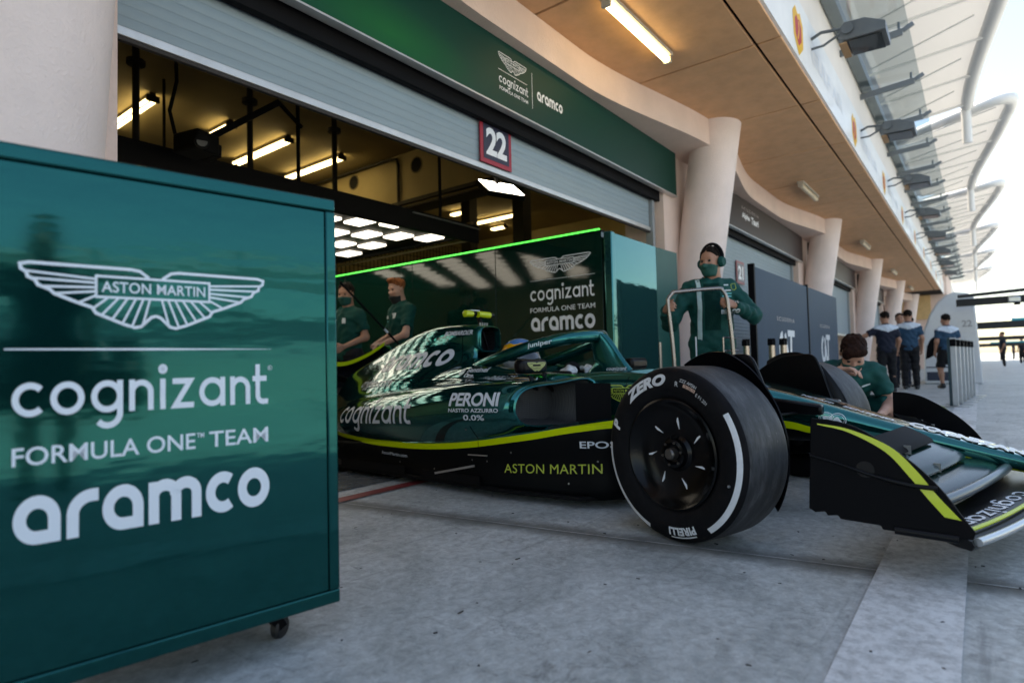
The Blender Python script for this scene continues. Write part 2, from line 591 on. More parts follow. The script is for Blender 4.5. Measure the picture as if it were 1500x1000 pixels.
    b = nd(nt, 'ShaderNodeBump', Strength=0.8, Distance=0.006)
    nt.links.new(noise_(30, 10, 0.75), b.inputs['Height']); nt.links.new(b.outputs[0], p.inputs['Normal'])
    return m
CONCRETE = concrete()

def worn_paint(name, col, wear=0.5):
    m = bpy.data.materials.new(name); m.use_nodes = True
    nt = m.node_tree; p = nt.nodes['Principled BSDF']
    tc = nd(nt, 'ShaderNodeTexCoord')
    n = nd(nt, 'ShaderNodeTexNoise', Scale=2.6, Detail=10.0, Roughness=0.75, Distortion=0.8); nt.links.new(tc.outputs['Object'], n.inputs['Vector'])
    r = ramp(nt, [(0.36, tuple(c*wear for c in col)), (0.52, tuple(c*0.85 for c in col)), (0.75, col)])
    nt.links.new(n.outputs[0], r.inputs[0]); nt.links.new(r.outputs[0], p.inputs['Base Color'])
    n5 = nd(nt, 'ShaderNodeTexNoise', Scale=24.0, Detail=12.0, Roughness=0.8); nt.links.new(tc.outputs['Object'], n5.inputs['Vector'])
    r5 = ramp(nt, [(0.36, (0.55, 0.55, 0.54)), (0.56, (1, 1, 1))]); nt.links.new(n5.outputs[0], r5.inputs[0])
    m5 = nd(nt, 'ShaderNodeMix', data_type='RGBA', blend_type='MULTIPLY'); m5.inputs[0].default_value = 1.0; nt.links.new(r.outputs[0], m5.inputs[6]); nt.links.new(r5.outputs[0], m5.inputs[7]); nt.links.new(m5.outputs[2], p.inputs['Base Color'])
    p.inputs['Roughness'].default_value = 0.55
    b = nd(nt, 'ShaderNodeBump', Strength=0.4, Distance=0.003)
    n2 = nd(nt, 'ShaderNodeTexNoise', Scale=45.0, Detail=6.0); nt.links.new(tc.outputs['Object'], n2.inputs['Vector'])
    nt.links.new(n2.outputs[0], b.inputs['Height']); nt.links.new(b.outputs[0], p.inputs['Normal'])
    return m

g = tag(MB().add([(-300,-300,0),(900,-300,0),(900,300,0),(-300,300,0)], [(0,1,2,3)]).build('ground', CONCRETE), kind='structure')
JOINT = M('joint filler', (0.42, 0.42, 0.40), 0.8, var=0.5, vscale=9)
for k in range(6):
    mb = MB(); x0 = 2.478 + 4.9*k
    ys = [6 - 0.5*i for i in range(30)]
    for i in range(len(ys)-1):
        a, b2 = ys[i], ys[i+1]
        j0 = 0.004*math.sin(a*3.1); j1 = 0.004*math.sin(b2*3.1)
        mb.add([(x0-0.148*a-0.004+j0, a, 0.003), (x0-0.148*a+0.004+j0, a, 0.003), (x0-0.148*b2+0.004+j1, b2, 0.003), (x0-0.148*b2-0.004+j1, b2, 0.003)], [(0,1,2,3)])
    mb.build('slab_joint', JOINT, g)
LINE_W = worn_paint('white line paint', (0.78, 0.79, 0.78), 0.5)
LINE_R = worn_paint('red line paint', (0.32, 0.035, 0.04), 0.6)
tag(MB().add([(-6,0.066,0.006),(90,0.066,0.006),(90,0.314,0.006),(-6,0.314,0.006)], [(0,1,2,3)]).build('lane_line', LINE_W), kind='structure')
tag(MB().add([(-2,2.84,0.006),(7.1,2.84,0.006),(7.1,2.94,0.006),(-2,2.94,0.006)], [(0,1,2,3)]).build('threshold_line', LINE_R), kind='structure')
FLOOR = M('garage floor paint', (0.16, 0.17, 0.17), 0.22, var=0.12, vscale=2, rvar=0.08)
tag(MB().add([(-0.2,3.1,0.005),(14.4,3.1,0.005),(14.4,17,0.005),(-0.2,17,0.005)], [(0,1,2,3)]).build('garage_floor', FLOOR), kind='structure')

# crumbs of tyre rubber and grit lying about
mb = MB(); rg = random.Random(5)
for i in range(170):
    x = rg.uniform(0.6, 5.5); y = rg.uniform(-1.2, 2.7); a = rg.uniform(0, 6.3); L = rg.uniform(0.002, 0.009)*(1.6 if i % 9 == 0 else 1); w = rg.uniform(0.0012, 0.004)
    c, s_ = math.cos(a), math.sin(a); hgt = rg.uniform(0.0012, 0.003)
    p = [(x+c*L*q-s_*w*r, y+s_*L*q+c*w*r, 0.0) for q, r in ((-1, -0.6), (1, -1), (0.8, 1), (-0.7, 0.7))]
    mb.add([(a_, b_, 0.0065) for a_, b_, _ in p] + [(a_, b_, 0.0065+hgt) for a_, b_, _ in p], [(4,5,6,7),(0,1,5,4),(1,2,6,5),(2,3,7,6),(3,0,4,7)])
tag(mb.build('rubber_crumbs', M('crumb rubber', (0.02, 0.02, 0.02), 0.8)), 'black crumbs of tyre rubber and grit on the concrete', 'grit', kind='stuff')

# ---------------------------------------------------------------- pit building
PINK = M('painted render', (0.72, 0.56, 0.49), 0.75, var=0.07, vscale=2.5, bump=0.004, bscale=55)
PINKC = M('painted column', (0.75, 0.635, 0.60), 0.62, var=0.06, vscale=3, bump=0.004, bscale=70)
SOFFIT = M('soffit board', (0.64, 0.37, 0.20), 0.7, var=0.10, vscale=5, bump=0.0015, bscale=160, rvar=0.1)
DARK = M('dark recess', (0.005, 0.005, 0.006), 0.8, spec=0.15)
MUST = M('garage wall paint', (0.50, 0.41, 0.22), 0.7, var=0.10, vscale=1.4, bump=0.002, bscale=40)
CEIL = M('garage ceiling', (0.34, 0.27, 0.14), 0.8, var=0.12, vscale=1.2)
WHITEW = M('upper wall paint', (0.74, 0.69, 0.65), 0.7, var=0.05, vscale=1.0)
BAY = 7.1
NB = 6
SZ, SY0 = 3.75, 1.35
bld = thing('pit_building', 'long pit building with pink columns, brown soffit and white canopies', 'building')
def colx(k): return 0.62 + BAY*k

def column_mesh():
    rows = []
    for t in np.linspace(0, 1, 9):
        z = SZ*t
        y = 3.17 - 0.60*t
        rx, ry = 0.30 + 0.03*t*t, 0.30
        rows.append([(rx*math.cos(a), y + ry*math.sin(a), z) for a in np.linspace(0, 2*math.pi, 41)[:-1]])
    return rows
c0 = None
for k in range(NB):
    if c0 is None:
        c0 = MB().grid(column_mesh(), close_v=True).build('column', PINKC, bld, smooth=40)
        c = c0
    else:
        c = obj_copy(c0, bld)
    c.location = (colx(k), 0, 0)
    # pilaster wall beside the column, door side
    MB().box((colx(k)-0.62, 3.06, 0), (colx(k)+0.42, 3.6, SZ-0.003)).build('pilaster', PINK, bld)
# curved fascia beam of each bay: a wave in plan, pushed out at the columns
def beam_y(s):              # s = 0..1 from column to column
    e = min(s, 1-s)
    q = max(0.0, 1 - e/0.40)
    return 2.90 - 0.36*(q*q*(3-2*q))
b0 = None
for k in range(-1, NB-1):
    if b0 is None:
        lo, hi, lob, hib = [], [], [], []
        for s in np.linspace(0, 1, 49):
            x = s*BAY; y = beam_y(s)
            lo.append((x, y, 3.42)); hi.append((x, y, SZ-0.002)); lob.append((x, 3.3, 3.42)); hib.append((x, 3.3, SZ-0.002))
        b0 = MB().grid([lob, lo, hi, hib]).build('fascia_beam', PINK, bld, smooth=50)
        b = b0
    else:
        b = obj_copy(b0, bld)
    b.location = (colx(k), 0, 0)
# soffit boards, four to a bay, with open joints, and a narrower strip of boards along the edge
sp0 = sp1 = None
PW = BAY/4
for i in range(-3, 18):
    x = colx(1) + PW*(i-3)
    if sp0 is None:
        sp0 = MB().box((0.013, 1.59, SZ), (PW-0.013, 3.2, SZ+0.03)).build('soffit_panel', SOFFIT, bld, bevel=0.003, seg=1)
        sp1 = MB().box((0.013, SY0, SZ), (PW-0.013, 1.558, SZ+0.03)).build('soffit_edge_panel', SOFFIT, bld, bevel=0.003, seg=1)
        a, b = sp0, sp1
    else:
        a, b = obj_copy(sp0, bld), obj_copy(sp1, bld)
    a.location = (x, 0, 0); b.location = (x, 0, 0)
MB().box((-9, SY0+0.01, SZ+0.04), (37.5, 3.3, SZ+0.2)).build('soffit_backing', DARK, bld)
# white banner band on the slab edge and the pale wall above it
FASC = M('white banner vinyl', (0.80, 0.80, 0.80), 0.45, var=0.05, vscale=3, coat=0.2)
MB().box((-9, SY0-0.03, SZ+0.02), (37.5, SY0, 4.42)).build('fascia_band', FASC, bld)
MB().box((-9, SY0, SZ+0.21), (75, 4.4, 5.5)).build('upper_wall', WHITEW, bld)
MB().box((-9, 2.4, 5.5), (75, 4.4, 9.2)).build('upper_wall', WHITEW, bld)
MB().box((-9, 4.4, 4.75), (75, 17, 9.2)).build('upper_storey', PINK, bld)
WINB = M('upper glazing', (0.05, 0.075, 0.09), 0.08, coat=0.5)
MULL = M('mullion steel', (0.22, 0.24, 0.26), 0.4, metal=0.6)
for i in range(30):
    x = -4 + 2.6*i
    MB().box((x, 2.33, 5.75), (x+2.45, 2.39, 8.6)).build('window', WINB, bld)
# end wall under the slab where the arcade stops
MB().box((37.5, 1.2, 0), (44, 4.4, 5.5)).build('end_wall', PINK, bld)
MB().box((37.3, 1.9, 2.55), (37.49, 3.3, SZ+0.02)).build('end_beam', M('ochre render', (0.62, 0.42, 0.20), 0.8, var=0.1), bld)

# ---------------------------------------------------------------- garage room
room = thing('garage_room', 'open garage room with mustard walls and strip lights', 'room')
MB().box((-0.3, 3.55, 0), (-0.1, 17, 4.7)).build('side_wall', MUST, room)
MB().box((14.2, 3.7, 0), (14.4, 17, 4.7)).build('side_wall', MUST, room)
MB().box((-0.3, 17, 0), (14.4, 17.2, 4.7)).build('back_wall', MUST, room)
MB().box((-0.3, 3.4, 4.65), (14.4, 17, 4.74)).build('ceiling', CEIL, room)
mb = MB().box((7.4, 3.42, 3.68), (7.6, 13, 4.645))
mb.build('bulkhead', MUST, room)
MB().box((7.9, 13.0, 0.0), (14.1, 13.15, 4.645)).build('partition', MUST, room)
HOLE = M('vent hole', (0.006, 0.006, 0.006), 0.9)
for y, z in ((7.83, 4.36), (9.62, 4.41)):
    mb = MB().lathe([(0.0, 0), (0.135, 0)], 28, Matrix.Translation((7.395, y, z)) @ Matrix.Rotation(R(90), 4, 'Z'))
    ring = mb.build('vent_hole', HOLE, room)
    MB().lathe([(0.13, -0.008), (0.15, -0.008), (0.15, 0.006), (0.13, 0.006)], 28, Matrix.Translation((7.394, y, z)) @ Matrix.Rotation(R(90), 4, 'Z'), closed=True).build('vent_collar', M('vent collar', (0.2, 0.16, 0.08), 0.6), room)
PIPE = M('dark conduit', (0.03, 0.027, 0.02), 0.6)
MB().tube([(7.36, 8.28, 3.7), (7.36, 8.28, 4.45), (7.36, 8.32, 4.56), (7.36, 8.5, 4.6), (7.3, 11, 4.6)], 0.028, 8).build('conduit', PIPE, room, smooth=50)
for x0, x1, y, z in ((0, 14, 4.6, 4.3), (0, 14, 6.2, 4.42)):
    MB().box((x0, y-0.12, z), (x1, y+0.12, 4.645)).build('ceiling_beam', M('dark steel', (0.03, 0.025, 0.018), 0.7), room)
# cable tray rail under the bulkhead
mb = MB()
mb.box((6.9, 5.0, 3.52), (6.98, 9.5, 3.58)); mb.box((7.2, 5.0, 3.52), (7.28, 9.5, 3.58)); mb.box((6.9, 5.0, 3.44), (7.28, 9.5, 3.46))
mb.build('cable_tray', PIPE, room)

# ---------------------------------------------------------------- roller shutters, lintels, door guides
SHUT = M('shutter slats', (0.26, 0.335, 0.375), 0.55, var=0.10, vscale=0.9, stretch=(0.5, 1, 4), spec=0.3)
ALU = M('aluminium bar', (0.55, 0.55, 0.54), 0.4, metal=0.7, var=0.12, vscale=5)
RUB = M('rubber seal', (0.03, 0.025, 0.022), 0.8)
def slat_mesh(L):
    prof = [(0.0, 0.0), (-0.0011, 0.0015), (-0.0012, 0.03), (-0.0011, 0.058), (0.0, 0.0595), (0.006, 0.0595), (0.006, 0.0)]
    a = [(0, y, z) for y, z in prof]; b = [(L, y, z) for y, z in prof]
    return [a, b]
SL = 5.98
slat0 = MB().grid(slat_mesh(SL), close_v=True).build('slat', SHUT, None, smooth=50)
def shutter(k, zb, label, first=False):
    x0 = colx(k) + 0.36
    t = thing('roller_shutter', label, 'shutter', (x0, 3.2, zb), 0, 'roller shutters of the garages')
    n = int((2.98 - zb - 0.06)/0.06)
    for i in range(n):
        s = slat0 if (first and i == 0) else obj_copy(slat0)
        s.parent = t; s.location = (0, 0, 0.055 + 0.06*i)
    MB().box((0.0, -0.022, 0.008), (SL, 0.02, 0.054)).build('bottom_bar', ALU, t, bevel=0.004)
    MB().box((0.0, -0.014, -0.012), (SL, 0.012, 0.0075)).build('seal', RUB, t)
    for xx in (-0.07, SL+0.01):
        MB().box((xx, -0.05, -zb), (xx+0.06, 0.05, 2.99-zb)).build('guide_rail', M('guide rail', (0.33, 0.36, 0.38), 0.45, metal=0.5), t, bevel=0.004)
    MB().box((-0.08, -0.09, 2.755-zb), (SL+0.14, 0.0-0.03, 3.41-zb)).build('housing', DARK, t)
    MB().box((-0.08, -0.029, 2.97-zb), (SL+0.14, 0.3, 3.41-zb)).build('housing_back', DARK, t)
    return t
shutter(0, 2.36, 'pale blue-grey roller shutter raised over the garage with the green car', True)
shutter(1, 0.5, 'grey roller shutter pulled down behind the dark blue screens')
shutter(2, 1.35, 'grey roller shutter half lowered in the third bay, past the blue screens')
shutter(3, 1.5, 'farthest grey roller shutter behind the group of crew in white and navy')

# number plates on the shutters
RED = M('sign red', (0.34, 0.012, 0.03), 0.45); NAVY = M('sign navy', (0.012, 0.014, 0.04), 0.45); WHITE = M('print white', (0.78, 0.80, 0.82), 0.45)
def number_plate(txt, x, z, label, fade=False, y=3.184):
    t = thing('number_plate', label, 'number sign', (x, y, z), 0, 'garage number plates')
    MB().box((0, -0.014, 0), (0.415, -0.002, 0.388)).build('plate', M('sign red pale', (0.30, 0.08, 0.09), 0.5) if fade else RED, t, bevel=0.002)
    MB().box((0.038, -0.0165, 0.038), (0.377, -0.0142, 0.35)).build('panel', M('sign grey', (0.16, 0.15, 0.17), 0.5) if fade else NAVY, t)
    f = place2d(text2d(txt, 0.035, 0, 0.94), 0.07, 0.075, w=0.275, h=0.235)
    flat_sheet('numerals', f, WHITE, t, frame_of((0, -0.0172, 0), (1,0,0), (0,0,1)))
    return t
number_plate('22', 3.715, 2.425, 'red bordered number plate reading 22 on the raised shutter')
number_plate('21', colx(1)+2.55, 2.02, 'faded number plate on the lowered shutter behind the blue screens', True)

# boards over the doors
def board_green():
    m = bpy.data.materials.new('printed green board'); m.use_nodes = True
    nt = m.node_tree; p = nt.nodes['Principled BSDF']
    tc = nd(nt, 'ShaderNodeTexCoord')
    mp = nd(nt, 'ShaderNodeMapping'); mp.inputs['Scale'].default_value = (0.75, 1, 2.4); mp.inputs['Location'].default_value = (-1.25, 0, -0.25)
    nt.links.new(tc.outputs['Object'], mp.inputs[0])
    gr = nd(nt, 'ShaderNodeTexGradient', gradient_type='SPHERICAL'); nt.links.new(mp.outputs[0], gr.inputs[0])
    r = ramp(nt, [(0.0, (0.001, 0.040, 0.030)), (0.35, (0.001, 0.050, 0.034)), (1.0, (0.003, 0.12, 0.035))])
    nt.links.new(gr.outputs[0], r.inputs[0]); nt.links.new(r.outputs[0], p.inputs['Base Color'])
    p.inputs['Roughness'].default_value = 0.45; p.inputs['Specular IOR Level'].default_value = 0.2
    return m
bd = thing('sign_board', 'long dark green sign board with winged badge over the open garage', 'sign board', (0.96, 3.0, 2.862))
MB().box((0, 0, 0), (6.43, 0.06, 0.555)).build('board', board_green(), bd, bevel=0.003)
MB().box((-0.004, -0.008, -0.014), (6.434, 0.064, -0.001)).build('bottom_trim', ALU, bd)
fr = frame_of((0, -0.0012, 0), (1,0,0), (0,0,1))
f = [place2d(fig_wings(True, 0.013), 2.80, 0.318, w=0.39, h=0.125), place2d(fig_round_word(), 2.805, 0.165, w=0.40, h=0.105),
     place2d(text2d('FORMULA ONE TEAM', 0.01), 2.81, 0.13, w=0.39, h=0.03), place2d(fig_heavy_word(), 3.34, 0.215, w=0.41, h=0.082)]
for nm_, q_ in zip(('badge', 'lettering', 'small_lettering', 'lettering'), f):
    flat_sheet(nm_, q_, WHITE, bd, fr)
mb = MB(); mb.box((2.80, -0.003, 0.294), (3.19, -0.0012, 0.298)); mb.box((3.265, -0.003, 0.115), (3.269, -0.0012, 0.43)); mb.build('rule_lines', WHITE, bd)
BROWN = M('dark brown board', (0.030, 0.019, 0.018), 0.45, var=0.1, spec=0.25)
PALE = M('dim print', (0.42, 0.38, 0.37), 0.5)
def brown_board(k, label):
    t = thing('sign_board', label, 'sign board', (colx(k)+0.34, 3.0, 2.85))
    MB().box((0, 0, 0), (6.33, 0.06, 0.55)).build('board', BROWN, t, bevel=0.003)
    MB().box((-0.004, -0.008, -0.014), (6.334, 0.064, -0.001)).build('bottom_trim', ALU, t)
    fr = frame_of((0, -0.0012, 0), (1,0,0), (0,0,1))
    flat_sheet('small_lettering', place2d(text2d('SCUDERIA', 0.0, 0, 1.5), 2.05, 0.37, w=0.95, h=0.05), PALE, t, fr)
    flat_sheet('lettering', place2d(text2d('Alpha', 0.04), 2.05, 0.2, w=0.42, h=0.12), WHITE, t, fr)
    flat_sheet('lettering', place2d(text2d('Tauri', 0.04), 2.55, 0.2, w=0.42, h=0.12), WHITE, t, fr)
    return t
brown_board(1, 'dark brown sign board with small white lettering over the second bay')
brown_board(2, 'dark brown sign board over the third bay, beyond the blue screens')
brown_board(3, 'farthest dark brown sign board, over the crew in white and navy')

# ---------------------------------------------------------------- strip lights under the soffit
TUBE = M('lit tube', (1, 1, 1), 0.4, emit=(1.0, 0.80, 0.42), estr=2.6)
TUBEOFF = M('tube cover', (0.62, 0.52, 0.36), 0.35)
CASE = M('lamp case', (0.45, 0.42, 0.36), 0.5)
for k in range(5):
    lab = ['lit fluorescent strip light under the soffit over the green sign board', 'unlit strip light under the soffit above the second bay', 'unlit strip light under the soffit above the third bay', 'small unlit strip light under the soffit above the fourth bay', 'farthest unlit strip light under the soffit'][k]
    t = thing('strip_light', lab, 'light', (4.3 + 6.75*k, 2.24, SZ), 0, 'strip lights under the soffit')
    MB().box((0.0, 0.0, -0.035), (1.25, 0.11, -0.001)).build('case', CASE, t, bevel=0.004)
    MB().tube([(0.03, 0.055, -0.068), (1.22, 0.055, -0.068)], 0.032 if k == 0 else 0.042, 12).build('tube', TUBE if k == 0 else TUBEOFF, t, smooth=50)
    for xx in (0.0, 1.22):
        MB().box((xx, 0.015, -0.1), (xx+0.03, 0.095, -0.036)).build('end_cap', CASE, t, bevel=0.003)

# ---------------------------------------------------------------- things on the upper front
GREY = M('flood housing', (0.11, 0.125, 0.135), 0.45, metal=0.3, var=0.1)
GLASSF = M('flood glass', (0.05, 0.06, 0.065), 0.08, coat=0.6)
CU = M('flood lip', (0.32, 0.19, 0.09), 0.5)
def flood(k, x):
    names = ['first', 'second', 'third', 'fourth', 'fifth', 'sixth', 'seventh', 'eighth']
    lab = ('big grey floodlight on a bent arm, nearest on the slab edge' if k == 0 else '%s grey floodlight along the slab edge, counted from the nearest' % names[k])
    t = thing('floodlight', lab, 'floodlight', (x, SY0-0.03, 4.18), 0, 'floodlights along the slab edge')
    rows = []
    for (y, zt, zb, hx) in ((-0.26, 0.045, -0.05, 0.17), (-0.33, 0.11, -0.085, 0.2), (-0.52, 0.085, -0.1, 0.22), (-0.70, -0.01, -0.1, 0.22)):
        rows.append([(-hx, y, zb), (hx, y, zb), (hx, y, zt), (-hx, y, zt)])
    mb = MB().grid(rows, close_v=True)
    mb.add(rows[0], [(3,2,1,0)]); mb.add(rows[-1], [(0,1,2,3)])
    mb.build('housing', GREY, t, bevel=0.008)
    MB().add([(-0.19, -0.36, -0.105), (0.19, -0.36, -0.105), (0.19, -0.66, -0.118), (-0.19, -0.66, -0.118)], [(0,1,2,3)]).build('glass', GLASSF, t)
    MB().box((-0.19, -0.34, -0.115), (0.19, -0.27, -0.1)).build('lip', CU, t)
    MB().tube([(-0.17, 0.0, 0.05), (-0.17, -0.1, 0.09), (-0.17, -0.3, 0.06)], 0.018, 8).build('arm', GREY, t, smooth=50)
    MB().tube([(-0.17, 0.0, -0.06), (-0.17, -0.12, -0.06), (-0.17, -0.3, 0.02)], 0.014, 8).build('arm', GREY, t, smooth=50)
    MB().cyl((-0.235, -0.36, 0.02), (-0.17, -0.36, 0.02), 0.055, 16).build('pivot', GREY, t, smooth=40)
for k in range(8):
    flood(k, 7.35 + 3.45*k)
# red and yellow emblems printed on the white band
EMR = M('emblem red', (0.45, 0.02, 0.03), 0.5); EMY = M('emblem yellow', (0.75, 0.42, 0.02), 0.5); EMG = M('banner grey print', (0.66, 0.69, 0.73), 0.5)
fr_band = frame_of((0, SY0-0.0315, 0), (1,0,0), (0,0,1))
for k in range(9):
    x = 6.55 + 3.45*k
    shield = [(0, -0.26), (0.2, -0.12), (0.22, 0.12), (0.1, 0.22), (0, 0.17), (-0.1, 0.22), (-0.22, 0.12), (-0.2, -0.12)]
    mb = MB(); sh = [(x+p, 4.06+q) for p, q in shield]; core = [(x+p*0.62, 4.06+q*0.62) for p, q in shield]
    z0 = 0.001
    mb.add([fr_band @ Vector((p, q, z0)) for p, q in sh], [tuple(range(8))], 0)
    mb.add([fr_band @ Vector((p, q, z0+0.001)) for p, q in core], [tuple(range(8))], 1)
    mb.add([fr_band @ Vector((x+p, 4.06+q, z0+0.002)) for p, q in ((-0.05,-0.1),(-0.01,-0.1),(0.05,0.02),(0.04,0.1),(0.0,0.1),(0.015,0.02))], [(0,1,2,5),(5,2,3,4)], 0)
    mb.build('emblem', [EMY, EMR], bld, recalc=False)
    flat_sheet('band_lettering', place2d(text2d('GULF AIR', 0.02, 0.1), x+0.6, 3.98, w=1.9, h=0.2), EMG, bld, fr_band)
# glass shelf on steel brackets
GL = bpy.data.materials.new('tinted glass'); GL.use_nodes = True
_nt = GL.node_tree; _nt.nodes.remove(_nt.nodes['Principled BSDF'])
_tr = nd(_nt, 'ShaderNodeBsdfTransparent'); _tr.inputs[0].default_value = (0.80, 0.84, 0.85, 1)
_gl = nd(_nt, 'ShaderNodeBsdfGlossy', Roughness=0.05); _gl.inputs[0].default_value = (0.8, 0.85, 0.85, 1)
_mx = nd(_nt, 'ShaderNodeMixShader'); _mx.inputs[0].default_value = 0.12
_nt.links.new(_tr.outputs[0], _mx.inputs[1]); _nt.links.new(_gl.outputs[0], _mx.inputs[2]); _nt.links.new(_mx.outputs[0], _nt.nodes['Material Output'].inputs[0])
STEEL = M('painted steel', (0.17, 0.19, 0.205), 0.45, metal=0.3)
WSTEEL = M('white steel tube', (0.70, 0.71, 0.72), 0.4)
shelf = thing('glass_shelf', 'tinted glass shelf on grey brackets above the floodlights', 'glass canopy', (0, 0, 5.0))
pane0 = br0 = None
for i in range(22):
    x = 3.9 + 1.78*i
    if pane0 is None:
        pane0 = MB().box((0.02, 0.55, 0.0), (1.76, 1.33, 0.014)).build('pane', GL, shelf); p_ = pane0
        mb = MB().bar((0, 1.36, -0.10), (0, 0.62, -0.05), 0.035, 0.09); mb.bar((0, 0.62, -0.04), (0, 0.5, 0.02), 0.03, 0.06); mb.cyl((0, 0.66, -0.02), (0, 0.66, 0.09), 0.016, 8)
        br0 = mb.build('bracket', STEEL, shelf, bevel=0.004); b_ = br0
    else:
        p_ = obj_copy(pane0, shelf); b_ = obj_copy(br0, shelf)
    p_.location = (x, 0, 0); b_.location = (x, 0, 0)
MB().box((3.9, 1.2, 0.03), (43, 1.34, 0.16)).build('back_rail', STEEL, shelf)
# tensile roof: one sail to a bay, ribs, and a steel tube along its edge
SAIL = bpy.data.materials.new('roof membrane'); SAIL.use_nodes = True
_nt = SAIL.node_tree; _p = _nt.nodes['Principled BSDF']; _p.inputs['Base Color'].default_value = (0.66, 0.66, 0.66, 1); _p.inputs['Roughness'].default_value = 0.7
_t = nd(_nt, 'ShaderNodeBsdfTranslucent'); _t.inputs[0].default_value = (0.40, 0.41, 0.41, 1)
_mx = nd(_nt, 'ShaderNodeMixShader'); _mx.inputs[0].default_value = 0.3
_nt.links.new(_p.outputs[0], _mx.inputs[1]); _nt.links.new(_t.outputs[0], _mx.inputs[2]); _nt.links.new(_mx.outputs[0], _nt.nodes['Material Output'].inputs[0])
def sail(k, x0, L, label):
    t = thing('sail_canopy', label, 'canopy', (x0, 0, 8.0), 0, 'white sail canopies along the roof edge')
    def edge(s):      # outer edge in plan: far out at the near end, drawn in at the far end
        return -1.05 + 1.08*(0.45*s + 0.55*(1-math.cos(math.pi*s))/2)
    rows = []
    for s in np.linspace(0, 1, 15):
        row = []
        for q in np.linspace(0, 1, 9):
            y = 2.6 + (edge(s)-2.6)*q
            z = 0.25 + 0.55*math.sin(math.pi*s)*(1-q)*0.7 - 0.25*math.sin(math.pi*q)*0.6
            row.append((s*L + 2.6*(1-s)**3*(1-q)**1.5, y, z))
        rows.append(row)
    MB().grid(rows).build('membrane', SAIL, t, smooth=60)
    path = catmull([(2.6, 2.5, 0.2), (1.1, 0.9, 0.18), (0.25, -0.2, 0.18), (0.0, -0.7, 0.2), (0.15, -1.0, 0.22), (0.7, -1.06, 0.22)] + [(s*L, edge(s)-0.03, 0.22) for s in np.linspace(0.14, 1, 9)], 4)
    MB().tube(path, 0.17, 12).build('edge_tube', WSTEEL, t, smooth=50)
    MB().tube([(L, edge(1), 0.2), (L+0.05, edge(1), -0.9)], 0.13, 10).build('post', WSTEEL, t, smooth=50)
    for j in range(5):
        s = (j+0.5)/5
        MB().tube([(s*L, 2.5, -0.35), (s*L+0.6, edge(s)+0.1, 0.12)], 0.035, 8).build('rib', WSTEEL, t, smooth=50)
        MB().tube([(s*L, 2.5, -0.35), (s*L-0.7, edge(s)+0.3, 0.12)], 0.022, 8).build('brace', WSTEEL, t, smooth=50)
for k in range(6):
    sail(k, 11.6 + 11.1*k, 11.1, ['nearest white sail canopy with steel edge tube above the slab edge', 'second white sail canopy with rounded steel tip', 'third white sail canopy along the roof edge', 'fourth white sail canopy along the roof edge', 'fifth white sail canopy along the roof edge', 'farthest white sail canopy along the roof edge'][k])
# ================================================================== RACING CAR
# car frame: x forward to the nose, y to the far (left) side, z up, origin under the front axle
CAR = thing('racing_car', 'dark green open-wheel racing car with lime stripes leaving the garage', 'racing car', (3.354, 0.991, 0), R(-92))
CARM = Matrix.Translation((3.354, 0.991, 0)) @ Matrix.Rotation(R(-92), 4, 'Z')

